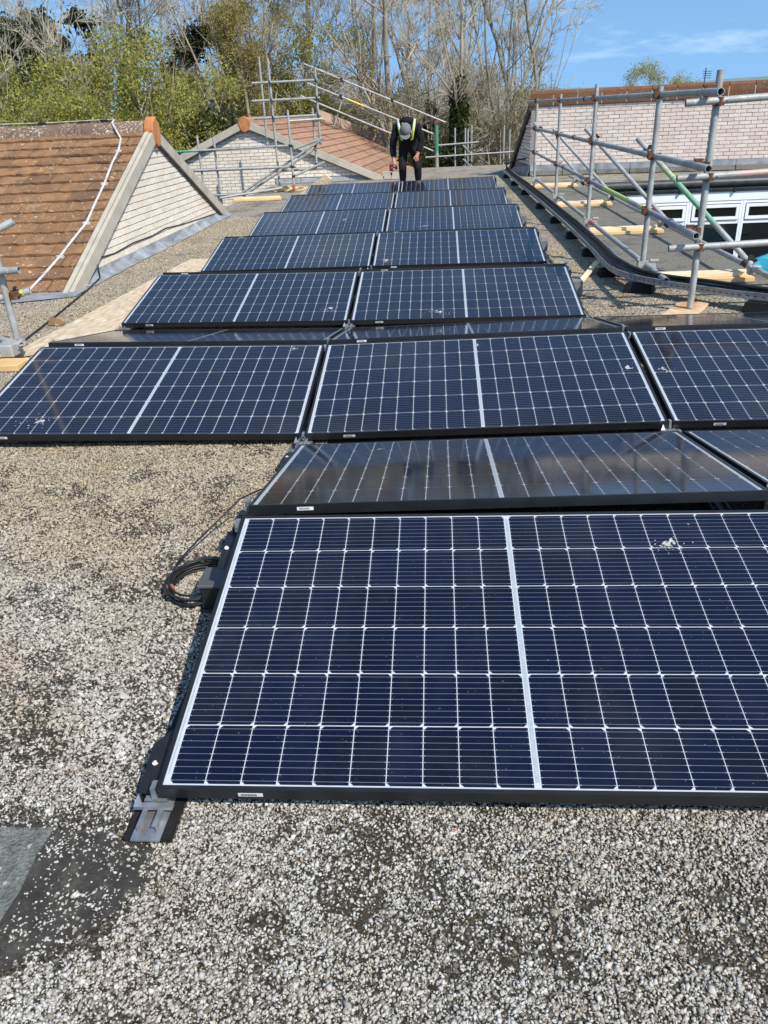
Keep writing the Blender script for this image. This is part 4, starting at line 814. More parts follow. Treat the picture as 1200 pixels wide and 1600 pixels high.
for i, (x, y) in enumerate(((2.33, 18.6), (2.335, 16.6), (2.345, 14.5), (2.36, 12.2), (2.355, 10.4), (2.35, 8.9), (2.335, 7.6), (2.30, 6.45), (2.39, 5.70), (3.1, 4.85))):
    mb = MB(); a = .65 if i == 9 else (.5 if i == 8 else 0); ax = (Vector((math.cos(a), -math.sin(a), 0)), Vector((math.sin(a), math.cos(a), 0)), Vector((0, 0, 1)))
    mb.add([Vector((x, y, 0))+ax[0]*(sx*w)+ax[1]*(sy*h)+Vector((0, 0, z)) for z, w, h in ((.006, .125, .075), (.085, .105, .055)) for sx, sy in ((-1, -1), (1, -1), (1, 1), (-1, 1))], [(0, 1, 5, 4), (1, 2, 6, 5), (2, 3, 7, 6), (3, 0, 4, 7), (4, 5, 6, 7), (3, 2, 1, 0)])
    ft = mb.build('rubber_foot', M['rubber'], t, bevel=.006); mb = MB(); mb.box(Vector((x, y, .0905)), (.27, .04, .009), ax); mb.build('strut', M['aluminium'], ft)
mb = MB(); mb.bar((1.93, 6.05, .012), (2.24, 6.85, .075), .05, .018); tag(mb.build('wooden_batten', M['timber_pale']), 'thin pale wooden batten leaning from the gravel to the cable tray', 'timber batten')
# long sheathing board on the gravel left of the array
mb = MB(); mb.prism([(-2.42, 4.05, .008), (-1.97, 4.35, .008), (-1.86, 5.0, .008), (-1.92, 8.15, .008), (-2.25, 8.17, .008), (-2.33, 6.0, .008)], (0, 0, .022)); tag(mb.build('board', M['osb']), 'long sandy sheathing board lying on the gravel left of the panels', 'board')

# ================================================================ ROOF CHIPPINGS
rg = np.random.default_rng(4)
def vnoise(x, y, sc, seed):
    g = np.random.default_rng(seed).random((64, 64)); x = x*sc+31.7; y = y*sc+17.3; xi = np.floor(x).astype(int); yi = np.floor(y).astype(int); fx = x-xi; fy = y-yi; fx = fx*fx*(3-2*fx); fy = fy*fy*(3-2*fy)
    a, b, c, d = g[xi % 64, yi % 64], g[(xi+1) % 64, yi % 64], g[xi % 64, (yi+1) % 64], g[(xi+1) % 64, (yi+1) % 64]
    return (a*(1-fx)+b*fx)*(1-fy)+(c*(1-fx)+d*fx)*fy
def fbm(x, y, sc, seed): return .5*vnoise(x, y, sc, seed)+.28*vnoise(x, y, sc*2.1, seed+1)+.22*vnoise(x, y, sc*4.3, seed+2)
ph = (1+5**.5)/2
ICO = np.array([(-1, ph, 0), (1, ph, 0), (-1, -ph, 0), (1, -ph, 0), (0, -1, ph), (0, 1, ph), (0, -1, -ph), (0, 1, -ph), (ph, 0, -1), (ph, 0, 1), (-ph, 0, -1), (-ph, 0, 1)])/1.902
ICF = np.array([(0, 11, 5), (0, 5, 1), (0, 1, 7), (0, 7, 10), (0, 10, 11), (1, 5, 9), (5, 11, 4), (11, 10, 2), (10, 7, 6), (7, 1, 8), (3, 9, 4), (3, 4, 2), (3, 2, 6), (3, 6, 8), (3, 8, 9), (4, 9, 5), (2, 4, 11), (6, 2, 10), (8, 6, 7), (9, 8, 1)])
OCT = np.array([(1, 0, 0), (0, 1, 0), (-1, 0, 0), (0, -1, 0), (0, 0, 1), (0, 0, -1.)]); OCF = np.array([(0, 1, 4), (1, 2, 4), (2, 3, 4), (3, 0, 4), (1, 0, 5), (2, 1, 5), (3, 2, 5), (0, 3, 5)])
PYR = np.array([(1, 0, -.2), (0, 1, -.2), (-1, 0, -.2), (0, -1, -.2), (0, 0, 1.)]); PYF = OCF[:4]
def stones(x, y, size, z0, shape, faces, name, label):
    n = len(x); a = rg.random(n)*6.283; ca, sa = np.cos(a), np.sin(a)
    T = shape[None]*(1+rg.uniform(-.30, .30, (n, len(shape), 1)))+rg.uniform(-.22, .22, (n, len(shape), 3))
    T = T*np.stack([size*rg.uniform(.8, 1.35, n), size*rg.uniform(.6, .95, n), size*rg.uniform(.45, .8, n)], 1)[:, None, :]
    tx, ty = rg.normal(0, .35, (2, n)); T[:, :, 2] += T[:, :, 0]*tx[:, None]+T[:, :, 1]*ty[:, None]
    V = np.stack([T[:, :, 0]*ca[:, None]-T[:, :, 1]*sa[:, None]+x[:, None], T[:, :, 0]*sa[:, None]+T[:, :, 1]*ca[:, None]+y[:, None], T[:, :, 2]+z0[:, None]], 2)
    F = (faces[None]+(np.arange(n)*len(shape))[:, None, None]).reshape(-1, 3)
    o = np_mesh(name, V.reshape(-1, 3), F, M['stone']); tag(o, label, None, kind='stuff'); return o
def inpoly(x, y, P):
    r = np.zeros(len(x), bool); j = len(P)-1
    for i in range(len(P)):
        xi, yi = P[i]; xj, yj = P[j]; r ^= ((yi > y) != (yj > y)) & (x < (xj-xi)*(y-yi)/(yj-yi+1e-12)+xi); j = i
    return r
def scatter(x0, x1, y0, y1, dens): n = int((x1-x0)*(y1-y0)*dens); return rg.uniform(x0, x1, n), rg.uniform(y0, y1, n)
# near field
def near(x0, x1, y0, y1, dens, size, shape, faces, label):
    x, y = scatter(x0, x1, y0, y1, dens)
    keep = (x > -.85-.62*np.maximum(y, -.3)) & ~((x > .10) & (y > .12)) & (y < 2.40) & ((x < 1.9) | (y < .1))
    keep &= ~((np.abs(x+.012) < .06) & (y > -.075)) & ~inpoly(x, y, [(-.146, .85), (-.02, .85), (-.02, .99), (-.146, .99)])
    x, y = x[keep], y[keep]
    m_ = fbm(x, y, 1.6, 40)*.45+fbm(x, y, 8.0, 50)*.55
    p = np.clip(1.0-(m_-.56)*7.0, .30, 1.0)
    # thinner stone cover along the panel edge
    p *= np.where((x > -.26) & (x < .1) & (y > .15) & (y < .9), .70, 1.0)
    ex = (vnoise(x, y, 9, 77)-.5)*.13+(vnoise(x, y, 30, 79)-.5)*.06-.012; patch = inpoly(x+ex, y-ex*.7, [(-.52, -.01), (-.245, -.035), (-.12, -.06), (.0, -.085), (.06, -.125), (.035, -.19), (.0, -.25), (-.10, -.33), (-.22, -.40), (-.5, -.5)])
    p = np.where(patch, np.where(vnoise(x, y, 14, 78) > .52, .30, .09), p)
    p = np.where((y < -.045) & (x < -.247) & (y > -.42), .012, p)
    k = rg.random(len(x)) < p; x, y = x[k], y[k]
    sz = rg.lognormal(math.log(size), .34, len(x)); z0 = .004+sz*.12+rg.random(len(x))*.0025
    stones(x, y, sz, z0, shape, faces, 'gravel', label)
near(-1.0, 1.75, -.75, .14, 50000, .0037, OCT, OCF, 'pale stone chippings covering the roof in front of the foremost panel')
near(-2.6, .1, .14, 2.42, 36000, .0040, PYR, PYF, 'pale stone chippings covering the roof left of the foremost panel')
# farther chippings left and right of the array
xs, ys = [], []
for a in ((-3.0, -1.7, 2.42, 6.3, 9000), (-3.0, -1.7, 6.3, 12.6, 5000), (1.78, 2.52, 4.5, 9, 8000), (1.78, 2.5, 9, 15, 4500), (2.4, 4.2, 4.4, 6.0, 7000), (-4.2, -3.0, 2.42, 6.1, 5000)):
    u, v = scatter(*a); xs.append(u); ys.append(v)
x, y = np.concatenate(xs), np.concatenate(ys)
m_ = fbm(x, y, 1.5, 60)*.5+fbm(x, y, 5.5, 65)*.5; k = rg.random(len(x)) < np.clip(1.0-(m_-.50)*6, .18, 1)*np.where(x > 1.7, .6, 1); x, y = x[k], y[k]
k = ~inpoly(x, y, [(-2.45, 4.02), (-1.95, 4.33), (-1.84, 5.0), (-1.9, 8.18), (-2.27, 8.2), (-2.36, 6.0)]); x, y = x[k], y[k]
sz = rg.lognormal(math.log(.0062), .25, len(x)); stones(x, y, sz, sz*.2, PYR, PYF, 'gravel', 'pale chippings on the flat roof beside the far rows')

# ================================================================ TREES
UPV = np.array([0, 0, 1.0])
def norm(v): return v/np.maximum(np.linalg.norm(v, axis=-1, keepdims=True), 1e-9)
def grow(rg, base, d, length, nseg, curl, up):
    """polylines (B,nseg+1,3) that wander and bend upward"""
    B = len(base); P = np.zeros((B, nseg+1, 3)); P[:, 0] = base; d = norm(d); st = (length/nseg)[:, None]
    for i in range(nseg):
        d = norm(d+rg.normal(0, curl, (B, 3))+UPV*up); P[:, i+1] = P[:, i]+d*st
    return P
def tubes(P, R, n):
    B, K, _ = P.shape; T = np.zeros_like(P); T[:, 1:-1] = P[:, 2:]-P[:, :-2]; T[:, 0] = P[:, 1]-P[:, 0]; T[:, -1] = P[:, -1]-P[:, -2]; T = norm(T)
    ref = np.where(np.abs(T[:, :1, 2:3]) < .85, UPV, np.array([1.0, 0, 0])); U = norm(np.cross(T, np.broadcast_to(ref, T.shape))); W = np.cross(T, U)
    a = np.arange(n)*2*np.pi/n; V = P[:, :, None]+R[:, :, None, None]*(U[:, :, None]*np.cos(a)[None, None, :, None]+W[:, :, None]*np.sin(a)[None, None, :, None])
    k = np.arange(n); i = np.arange(K-1); f = np.stack([i[:, None]*n+k, i[:, None]*n+(k+1) % n, (i[:, None]+1)*n+(k+1) % n, (i[:, None]+1)*n+k], -1).reshape(-1, 4)
    F = (f[None]+(np.arange(B)*K*n)[:, None, None]).reshape(-1, 4); return V.reshape(-1, 3), F
def join(L):
    V, F, o = [], [], 0
    for v, f in L: V.append(v); F.append(f+o); o += len(v)
    return np.concatenate(V), np.concatenate(F)
def leaves(rg, C, size, flat=0.0):
    n = len(C); a = norm(rg.normal(0, 1, (n, 3))*np.array([1, 1, 1-flat])); b = norm(np.cross(a, rg.normal(0, 1, (n, 3)))); s = (size*rg.uniform(.6, 1.4, n))[:, None]
    V = np.stack([C-a*s, C+b*s*.6, C+a*s, C-b*s*.6], 1).reshape(-1, 3); return V, np.arange(n*4).reshape(-1, 4)
def spawn(rg, P, R, per, t0, t1, ang, lr, plen):
    B, K, _ = P.shape; idx = np.repeat(np.arange(B), per); n = len(idx); t = np.sort(rg.uniform(t0, t1, n)); f = t*(K-1); i = np.minimum(f.astype(int), K-2); w = (f-i)[:, None]
    pos = P[idx, i]*(1-w)+P[idx, i+1]*w; tan = norm(P[idx, i+1]-P[idx, i]); r = R[idx, i]*(1-w[:, 0])+R[idx, i+1]*w[:, 0]
    ax = norm(np.cross(tan, rg.normal(0, 1, (n, 3)))); a = rg.normal(ang, .22, n)[:, None]; d = tan*np.cos(a)+ax*np.sin(a)
    return pos, d, plen[idx]*lr*rg.uniform(.6, 1.25, n)*(1.15-.55*t), r
def make_tree(seed, H=13, r0=.2, stems=1, limbs=15, b2=6, b3=5, b4=3, ang=.75, spread=.10, up=.06, first=.18, lr=.38, minr=.0075):
    rg = np.random.default_rng(seed); base = np.zeros((stems, 3)); d = np.tile(UPV, (stems, 1)); 
    if stems > 1: base[:, :2] = rg.normal(0, .35, (stems, 2)); d[:, :2] += rg.normal(0, .20, (stems, 2))
    else: d[:, :2] += rg.normal(0, spread*.5, (1, 2))
    L0 = H*rg.uniform(.75, 1.05, stems); P0 = grow(rg, base, d, L0, 12, .065, .03); R0 = r0*rg.uniform(.6, 1, stems)[:, None]*np.linspace(1, .16, 13)[None]**.9
    if stems == 1: R0[:, 0] *= 1.35
    trunk = tubes(P0, R0, 9); out = []
    lim = max(3, limbs//stems) if stems > 1 else limbs
    p, d, l, r = spawn(rg, P0, R0, lim, first, .98, ang, lr, L0); P1 = grow(rg, p, d, l, 7, .13, up); R1 = np.clip(r*.48, .015, None)[:, None]*np.linspace(1, .22, 8)[None]; out.append(tubes(P1, R1, 6))
    p, d, l, r = spawn(rg, P1, R1, b2, .15, .98, .72, .50, l); P2 = grow(rg, p, d, l, 5, .16, up*.8); R2 = np.clip(r*.6, .011, None)[:, None]*np.linspace(1, .35, 6)[None]; out.append(tubes(P2, R2, 4))
    p, d, l, r = spawn(rg, P2, R2, b3, .15, 1, .68, .52, l); P3 = grow(rg, p, d, l, 4, .16, up*.6); R3_ = np.clip(r*.6, minr, None)[:, None]*np.linspace(1, .5, 5)[None]; out.append(tubes(P3, R3_, 3)); tip = P3
    if b4: p, d, l, r = spawn(rg, P3, R3_, b4, .15, 1, .6, .55, l); P4 = grow(rg, p, d, l, 2, .15, up*.5); R4 = np.clip(r*.6, minr*.8, None)[:, None]*np.linspace(1, .6, 3)[None]; out.append(tubes(P4, R4, 3)); tip = P4
    return dict(trunk=trunk, crown=join(out), P0=P0, R0=R0, tips=tip, rg=rg, P1=P1)
MESHC = {}
def nm(key, name, vf, mat):
    if key not in MESHC: MESHC[key] = np_mesh(name, vf[0], vf[1], mat, 'mesh', smooth=name == 'trunk')
    return MESHC[key]
TREES = {}
def tree_type(k, bark, twig, leaf=None, nleaf=0, lsize=.05, ivy=0, ivyr=.3, ivyh=.5, **kw):
    T = make_tree(**kw); parts = [('trunk', nm(k+'t', 'trunk', T['trunk'], M[bark])), ('crown', nm(k+'c', 'crown', T['crown'], M[twig]))]; rg = T['rg']
    if leaf:
        tp = T['tips'].reshape(-1, 3); c = tp[rg.integers(0, len(tp), nleaf)]+rg.normal(0, .17, (nleaf, 3)); parts.append(('foliage', nm(k+'l', 'foliage', leaves(rg, c, lsize), M[leaf])))
    if ivy:
        P0 = T['P0']; s_ = rg.integers(0, len(P0), ivy); f = rg.beta(1, 1.4, ivy)*ivyh*12; i = np.minimum(f.astype(int), 11); w = (f-i)[:, None]; c = P0[s_, i]*(1-w)+P0[s_, i+1]*w
        a = rg.random(ivy)*6.283; lump = .55+.9*vnoise(f*1.3, a*.8, 1.0, 9); rr = ivyr*lump*np.sqrt(rg.random(ivy))*(1-.55*f/(ivyh*12))+.08; c = c+np.stack([np.cos(a)*rr, np.sin(a)*rr, rg.normal(0, .12, ivy)], 1)
        parts.append(('ivy', nm(k+'i', 'ivy', leaves(rg, c, .075), M['leaf_ivy'])))
    TREES[k] = parts
def plant(k, x, y, rot, sc, label, name='bare_tree', cat='tree', group=None, z=-3.1, sxy=None):
    o = bpy.data.objects.new(name, None); COL.objects.link(o); o.location = (x, y, z); o.rotation_euler = (0, 0, rot); o.scale = (sxy or sc, sxy or sc, sc); tag(o, label, cat, group)
    for n_, me in TREES[k]: inst(n_, me, o, (0, 0, 0))
    return o
tree_type('tall', 'bark_pale', 'twig', seed=101, H=14, r0=.19, limbs=17, b2=6, b3=5, b4=3, ang=.72, first=.2)
tree_type('tall2', 'bark', 'twig', seed=102, H=13, r0=.17, limbs=18, b2=7, b3=5, b4=2, ang=.62, first=.15)
tree_type('multi', 'bark', 'twig', seed=103, H=12.5, r0=.095, stems=5, limbs=60, b2=6, b3=5, b4=2, ang=.55, up=.09, first=.22, lr=.34)
tree_type('multi2', 'bark_pale', 'twig_pale', seed=113, H=11.0, r0=.055, stems=8, limbs=54, b2=5, b3=4, b4=2, ang=.5, up=.05, first=.12, lr=.30)
tree_type('ivytree', 'bark', 'twig', seed=104, H=13, r0=.22, limbs=20, b2=6, b3=5, b4=2, ang=.6, first=.28, ivy=9000, ivyr=.72, ivyh=.64)
tree_type('ivypole', 'bark', 'twig', seed=114, H=12, r0=.15, limbs=14, b2=5, b3=5, b4=2, ang=.6, first=.42, ivy=6500, ivyr=.46, ivyh=.54)
tree_type('ever', 'bark', 'twig_dark', leaf='leaf_ever', nleaf=17000, lsize=.085, seed=105, H=9.5, r0=.2, limbs=34, b2=6, b3=5, b4=0, ang=1.0, first=.06, lr=.30)
tree_type('willow', 'bark', 'twig', leaf='leaf_willow', nleaf=42000, lsize=.032, seed=106, H=11, r0=.11, stems=5, limbs=60, b2=6, b3=5, b4=0, ang=.55, up=.10, first=.08, lr=.26)
tree_type('shrub', 'twig', 'twig', leaf='leaf_spring', nleaf=42000, lsize=.030, seed=107, H=4.6, r0=.07, stems=9, limbs=60, b2=5, b3=4, b4=0, ang=.75, up=.05, first=.06, lr=.40)
tree_type('shrub2', 'twig', 'twig', leaf='leaf_spring', nleaf=36000, lsize=.031, seed=117, H=4.2, r0=.06, stems=8, limbs=56, b2=5, b3=4, b4=0, ang=.85, up=.03, first=.05, lr=.42)
tree_type('scrub', 'twig_pale', 'twig_pale', leaf='leaf_olive', nleaf=14000, lsize=.028, seed=108, H=5.0, r0=.05, stems=12, limbs=70, b2=5, b3=4, b4=2, ang=.6, up=.05, first=.05, lr=.34)
tree_type('ivybush', 'twig_dark', 'twig_dark', leaf='leaf_ivy', nleaf=12000, lsize=.07, seed=109, H=4.0, r0=.06, stems=7, limbs=50, b2=5, b3=4, b4=0, ang=.8, up=.03, first=.05, lr=.42)
GB, GS = 'bare trees beyond the roofs', 'shrubs beyond the roofs'
BT = [('tall', -1.52, 31.5, .4, 1.0, 'pale thick trunked bare tree standing above the reddish roof'), ('tall2', -4.9, 34, 1.9, .95, 'slender bare tree behind the scaffold tower'), ('tall2', -3.1, 40, 4.2, 1.05, 'bare tree between the scaffold tower and the pale trunk'),
      ('ivypole', .60, 31.5, 2.2, .85, 'bare tree with a thin ivy sleeve just right of the workman'), ('ivypole', 1.15, 26.6, 5.0, .95, 'bare tree whose lower trunk is wrapped in thick dark ivy, right of the green post'), ('multi', 2.75, 29.0, 0.6, 1.0, 'many stemmed bare tree rising left of the pink brick building'), ('tall2', 4.2, 33, 2.6, .92, 'slim bare tree rising just behind the corner of the pink brick building'),
      ('tall2', 5.0, 37, 3.3, .86, 'rightmost tall bare tree, its twigs against open sky'), ('multi2', 3.9, 36, 1.0, .9, 'pale thin stemmed clump behind the many stemmed tree'), ('multi2', 2.0, 38, 2.0, 1.05, 'pale thin stemmed clump behind the ivy wrapped trunk'), ('tall', -8.9, 41, 2.7, .95, 'tall bare tree in the sky gap left of the willowy green tree'),
      ('ivytree', -11.3, 31, .3, 1.0, 'big ivy clad tree with fanning bare limbs above the left roof'), ('ivypole', -9.6, 32, 1.1, 1.0, 'ivy clad pole like tree right of the big ivy clad tree'), ('ivytree', -15.6, 35, 2.4, 1.0, 'ivy clad tree at the far left picture edge'), ('multi2', -11.6, 25.5, 4.0, .72, 'pale leafless branches in front of the dark evergreen at left'), ('multi2', -13.0, 27, .9, .85, 'pale leafless branches at the left picture edge'),
      ('tall2', -12.6, 42, 5.1, 1.0, 'slim bare tree behind the big ivy clad tree'), ('tall', -6.6, 45, 1.2, 1.0, 'far bare tree behind the willowy green tree'), ('tall2', -.2, 45, 2.9, 1.0, 'far bare tree behind the workman'), ('multi2', -2.6, 36, 5.2, 1.0, 'pale twiggy clump behind the sloping tubes'), ('multi', -5.8, 39, 3.9, .95, 'many stemmed bare tree behind the scaffold tower'), ('tall2', -17, 44, .2, 1.0, 'bare tree far behind the left picture edge'), ('multi2', -8.0, 37, 3.0, 1.1, 'pale thin stemmed clump between the ivy clad pole tree and the willowy tree'), ('multi2', -14.4, 40, 1.5, 1.15, 'pale thin stemmed clump behind the upper left evergreens'), ('multi', -8.6, 43, .8, 1.0, 'many stemmed bare tree in the gap left of the willowy trees'), ('multi2', .6, 41, .3, 1.1, 'pale thin stemmed clump far behind the green post'), ('multi', -10.4, 46, 5.7, 1.0, 'many stemmed bare tree far behind the left roof')]
for k, x, y, r, sc, lb in BT: plant(k, x, y, r, sc, lb, 'ivy_clad_tree' if 'ivy' in k else 'bare_tree', 'tree', GB)
for k, x, y, r, sc, lb in (('ever', -14.8, 31.5, 0, 1.0, 'dark dense evergreen tree at upper left'), ('ever', -12.9, 33, 2, .88, 'smaller dark evergreen beside the upper left evergreen'), ('ever', -18, 36, 4, 1.0, 'dark evergreen behind the left picture edge'), ('ever', -15.3, 38, 1, 1.12, 'tall dark evergreen behind the upper left evergreen'), ('ever', -11.4, 37, 5, 1.0, 'dark evergreen behind the big ivy clad tree')): plant(k, x, y, r, sc, lb, 'evergreen_tree', 'tree')
for k, x, y, r, sc, lb in (('willow', -6.1, 31, 0, 1.02, 'tall willowy tree in yellow green leaf left of the scaffold tower'), ('willow', -7.3, 34, 2.1, .85, 'second willowy green tree left of the tallest willowy one'), ('willow', -9.9, 36, 3.7, .80, 'thin yellow green tree behind the ivy clad trees')): plant(k, x, y, r, sc, lb, 'willow_tree', 'tree')
SH = [('shrub', -9.3, 25.0, 0, 1.38, 'bright green leafy shrub rising in the middle behind the left roof'), ('shrub2', -11.2, 24.6, 1, 1.2, 'green leafy shrub behind the left end of the left roof'), ('shrub', -13.0, 25, 2.2, 1.15, 'green shrub at the left picture edge behind the roof'), ('shrub2', -7.7, 25.3, 3.1, 1.30, 'bright green leafy shrub behind the orange ridge cap of the left roof'), ('ivybush', -6.5, 26, .5, 1.12, 'dark green bush between the two gables'), ('ivybush', -5.2, 28, 2.5, 1.0, 'dark green bush just above the middle gable peak'), ('shrub2', -4.7, 35, 4.4, 1.45, 'green shrub behind the scaffold tower'), ('ivybush', -10.3, 28.5, 1.7, 1.2, 'dark ivy thicket under the big ivy clad tree'), ('ivybush', -12.2, 29, 4.1, 1.25, 'dark thicket below the upper left evergreen'),
      ('scrub', -2.6, 36.5, .2, 1.0, 'olive scrub behind the sloping tubes'), ('scrub', -.9, 33, 1.2, 1.02, 'olive scrub left of the workman'), ('scrub', .6, 29, 2.2, .98, 'olive scrub behind the green post'), ('ivybush', .75, 27.2, 3.1, .84, 'dark ivy bush at the foot of the green post'), ('scrub', 1.9, 28.6, 3.2, .84, 'olive scrub behind the low edge scaffold'), ('scrub', 2.75, 27.5, 4.2, .92, 'olive scrub at the foot of the many stemmed tree'), ('scrub', 3.7, 28.5, 5.2, .9, 'olive scrub beside the sloping edge of the pink brick building'), ('scrub', 3.2, 33, .8, 1.1, 'olive scrub farther behind the many stemmed tree'), ('scrub', -3.9, 38, 2.9, 1.15, 'olive scrub behind the reddish roof ridge'), ('scrub', 1.0, 35, 5.6, 1.15, 'olive scrub farther behind the ivy wrapped trunk')]
for k, x, y, r, sc, lb in SH: plant(k, x, y, r, sc, lb, 'shrub', 'shrub', GS)
plant('shrub', 14.0, 60, 0, 1.10, 'distant tree with fresh yellow green leaves peeping over the pink building', 'leafy_tree', 'tree'); plant('shrub2', 16.2, 62, 2, 1.28, 'distant grey green tree right of the yellow green one', 'leafy_tree', 'tree')
# television aerial on a far roof
t = thing('aerial', (17.2, 55, -3), 'small television aerial above the ridge tiles at right', 'aerial'); mb = MB(); mb.tube([(17.2, 55, -3.1), (17.2, 55, 3.1)], .03, 6); mb.build('mast', M['dark_steel'], t)
mb = MB(); [mb.tube([(17.0-.0*k, 54.8, 2.55+.12*k), (17.6, 55.1, 2.55+.12*k)], .018, 5) for k in range(4)]; mb.build('elements', M['dark_steel'], t)

# ================================================================ WORKMAN
PX, PY = .065, 16.2
mt = bpy.data.meshes.new('body'); V = []; E_ = []; RR = []; LAB = []
def jv(p, r, par=None, lab=0):
    V.append((p[0], p[1], p[2])); RR.append(r if isinstance(r, tuple) else (r, r)); LAB.append(lab)
    if par is not None: E_.append((par, len(V)-1))
    return len(V)-1
pel = jv((PX+.03, PY+.16, .93), (.165, .125), None, 2)
sp1 = jv((PX+.03, PY-.02, 1.08), (.19, .14), pel, 1); ch = jv((PX+.02, PY-.22, 1.20), (.205, .145), sp1, 1); nk = jv((PX+.015, PY-.36, 1.235), .075, ch, 1); hd0 = jv((PX+.01, PY-.43, 1.20), .075, nk, 0); hd = jv((PX+.005, PY-.50, 1.13), .098, hd0, 0); chin = jv((PX+.003, PY-.515, 1.05), .060, hd, 0)
nose = jv((PX+.003, PY-.61, 1.085), .016, hd, 0)
for sx, kind in ((-1, 0), (1, 1)):
    sh = jv((PX+.02+sx*.205, PY-.24, 1.185), .102, ch, 1)
    if kind == 0: el, wr, hn = (PX-.265, PY-.30, .90), (PX-.245, PY-.40, .655), (PX-.25, PY-.43, .565)
    else: el, wr, hn = (PX+.315, PY-.20, .93), (PX+.235, PY-.26, .735), (PX+.205, PY-.27, .665)
    e = jv(el, .078, sh, 1); w0 = jv(tuple(a*.8+b*.2 for a, b in zip(wr, el)), .066, e, 1); w = jv(wr, .034, w0, 0); h = jv(hn, (.044, .030), w, 0)
    for f in range(4):
        fx = (-.03+.02*f); L = (.07, .08, .076, .06)[f]; a = jv((hn[0]+fx, hn[1]-.02, hn[2]-.045), .0105, h, 0); jv((hn[0]+fx*1.05, hn[1]-.012, hn[2]-.045-L*.55), .0095, a, 0)
    a = jv((hn[0]-sx*.05, hn[1]-.02, hn[2]-.01), .012, h, 0); jv((hn[0]-sx*.06, hn[1]-.035, hn[2]-.05), .010, a, 0)
    hp = jv((PX+.03+sx*.10, PY+.17, .84), .115, pel, 2); kn = jv((PX+.06+sx*.155, PY+.04, .49), .088, hp, 2); cf = jv((PX+.06+sx*.158, PY+.13, .30), .082, kn, 2); an = jv((PX+.06+sx*.16, PY+.19, .095), .052, cf, 2); jv((PX+.065+sx*.18, PY-.0, .045), .045, an, 3)
mt.from_pydata(V, E_, []); tmp = bpy.data.objects.new('tmp', mt); COL.objects.link(tmp)
sk = tmp.modifiers.new('s', 'SKIN'); sk.use_smooth_shade = True; ss = tmp.modifiers.new('d', 'SUBSURF'); ss.levels = 2; ss.render_levels = 2
for i, v in enumerate(mt.skin_vertices[0].data): v.radius = RR[i]; v.use_root = i == 0
dg = bpy.context.evaluated_depsgraph_get(); bme = bpy.data.meshes.new_from_object(tmp.evaluated_get(dg)); bpy.data.objects.remove(tmp)
man = thing('person', (PX, PY, 0), 'workman bending forward in black clothes, grey cap and yellow vest straps beyond the last row', 'person')
bme.name = 'body'; bme.materials.clear()
for k in ('skin', 'jacket', 'trousers', 'rubber'): bme.materials.append(M[k])
VA = np.array(V); EA = np.array(E_); A_, B_ = VA[EA[:, 0]], VA[EA[:, 1]]
for pl in bme.polygons:
    c = np.array(pl.center); ab = B_-A_; tt = np.clip(((c-A_)*ab).sum(1)/np.maximum((ab*ab).sum(1), 1e-9), 0, 1); dd = np.linalg.norm(A_+ab*tt[:, None]-c, axis=1)-np.array([max(RR[i])*.6 for i in EA[:, 1]]); j = int(np.argmin(dd)); la, lb = LAB[EA[j, 0]], LAB[EA[j, 1]]
    pl.material_index = la if tt[j] < .5 else lb; pl.use_smooth = True
lnk(bpy.data.objects.new('body', bme), man)
def ball(c, r, nu=16, nv=10, lo=-1.0, jit=None):
    mb = MB(); vs = []; c = Vector(c)
    for j in range(nv+1):
        th = math.pi*j/nv; 
        for i in range(nu): a = 2*math.pi*i/nu; vs.append((c.x+r[0]*math.sin(th)*math.cos(a), c.y+r[1]*math.sin(th)*math.sin(a), c.z+r[2]*max(lo, math.cos(th))))
    return mb.add(vs, [(j*nu+i, j*nu+(i+1) % nu, (j+1)*nu+(i+1) % nu, (j+1)*nu+i) for j in range(nv) for i in range(nu)], True)
# cap seen from above, tipped toward the viewer: crown, button and brim
cm = Matrix.Translation((PX+.005, PY-.525, 1.165)) @ Matrix.Rotation(math.radians(52), 4, 'X')
mb = ball((0, 0, 0), (.112, .128, .115), lo=-.15); mb.v = [tuple(cm @ Vector(v)) for v in mb.v]; cap = mb.build('cap', M['cap_grey'], man)
mb = MB(); br = [(-.085, -.09), (-.095, -.14), (-.06, -.195), (0, -.215), (.06, -.195), (.095, -.14), (.085, -.09)]; mb.prism([cm @ Vector((x, y, -.012-.35*x*x*8*.05)) for x, y in br], (cm.to_3x3() @ Vector((0, 0, .010)))); mb.build('brim', M['cap_grey'], cap)
for sx in (-1, 1): ball((PX+.005+sx*.105, PY-.47, 1.11), (.016, .03, .035), 8, 6).build('ear', M['skin'], man)
# hood bunched behind the neck
mb = ball((PX+.02, PY-.31, 1.315), (.150, .105, .075), 14, 8); mb.build('hood', M['jacket'], man)
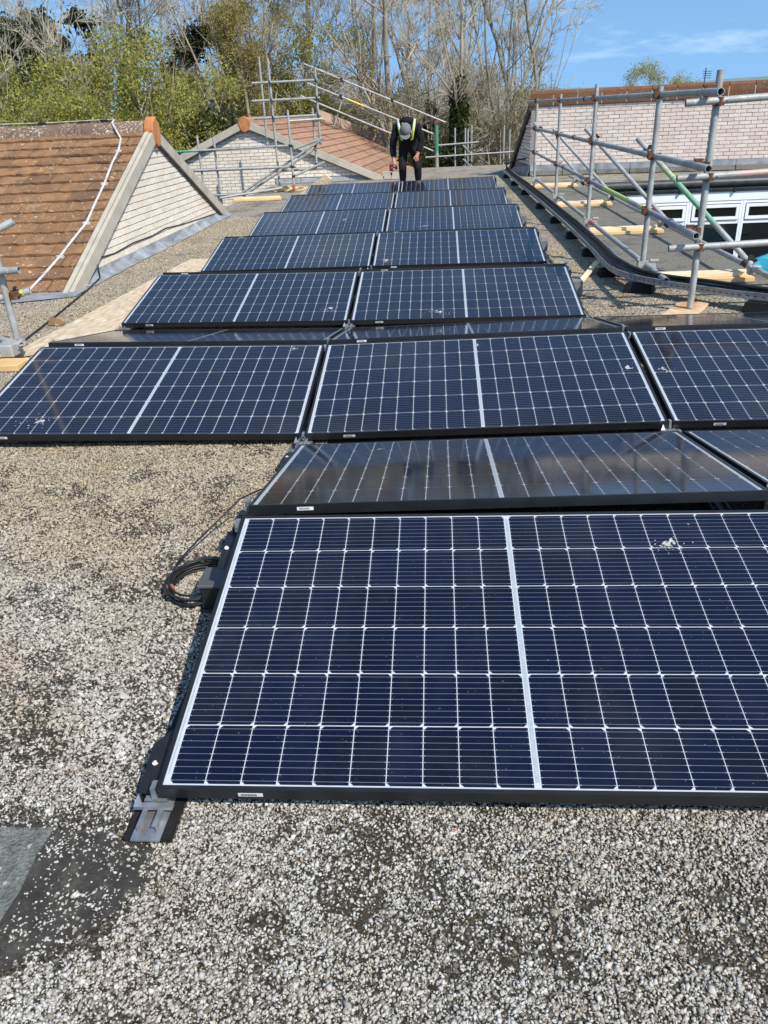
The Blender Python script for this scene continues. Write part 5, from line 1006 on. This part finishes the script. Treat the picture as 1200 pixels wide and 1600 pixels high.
# vest straps over both shoulders, with grey reflective strip
for sx in (-1, 1):
    path = [(PX+.02+sx*.135, PY-.02, 1.235), (PX+.02+sx*.150, PY-.16, 1.345), (PX+.02+sx*.158, PY-.30, 1.335), (PX+.02+sx*.150, PY-.405, 1.245), (PX+.02+sx*.125, PY-.405, 1.12), (PX+.02+sx*.10, PY-.34, .99)]
    mb = MB(); vs = []
    for i, p in enumerate(path):
        for w in (-.024, .024): vs.append((p[0]+w, p[1], p[2]))
        for w in (-.024, .024): vs.append((p[0]+w, p[1]+.012, p[2]-.02))
    fs = []
    for i in range(5): a, b = i*4, i*4+4; fs += [(a, a+1, b+1, b), (a+2, b+2, b+3, a+3), (a, b, b+2, a+2), (a+1, a+3, b+3, b+1)]
    mb.add(vs, fs, True); st_ = mb.build('vest_strap', M['hivis'], man)
    mb = MB(); vs = []
    for i, p in enumerate(path[1:5]):
        for w in (-.013, .013): vs.append((p[0]+w, p[1]-.006, p[2]+.007))
    mb.add(vs, [(i*2, i*2+1, i*2+3, i*2+2) for i in range(3)], True); mb.build('reflective_strip', M['reflective'], st_)
for sx in (-1, 1): mb = ball((PX+.06+sx*.155, PY-.035, .485), (.062, .03, .09), 12, 8); mb.build('knee_pad', M['rubber'], man)
# drill in the workman's hand
hx, hy, hz = PX-.25, PY-.45, .50
t = thing('power_drill', (hx, hy, hz-.08), 'red and black cordless drill held in the workman\'s hand', 'drill')
mb = MB(); mb.tube([(hx-.045, hy-.02, hz+.05), (hx-.05, hy-.03, hz-.07)], [.040, .034], 12); mb.build('motor_housing', M['black_plastic'], t); mb = MB(); mb.tube([(hx-.046, hy-.022, hz+.02), (hx-.048, hy-.026, hz-.03)], [.0415, .040], 12); mb.build('red_band', M['tool_red'], t)
mb = MB(); mb.tube([(hx-.05, hy-.03, hz-.09), (hx-.052, hy-.034, hz-.14), (hx-.053, hy-.036, hz-.15)], [.022, .016, .008], 10); mb.tube([(hx-.053, hy-.036, hz-.15), (hx-.055, hy-.04, hz-.21)], .004, 6); mb.build('chuck', M['dark_steel'], t)
mb = MB(); mb.tube([(hx-.04, hy-.02, hz+.0), (hx+.03, hy+.02, hz+.005)], .018, 8); mb.build('handle', M['black_plastic'], t); mb = MB(); mb.box((hx+.045, hy+.03, hz+.005), (.045, .07, .10)); mb.build('battery', M['black_plastic'], t, bevel=.006)
for o in bpy.data.objects:
    if '_w' in o: del o['_w']
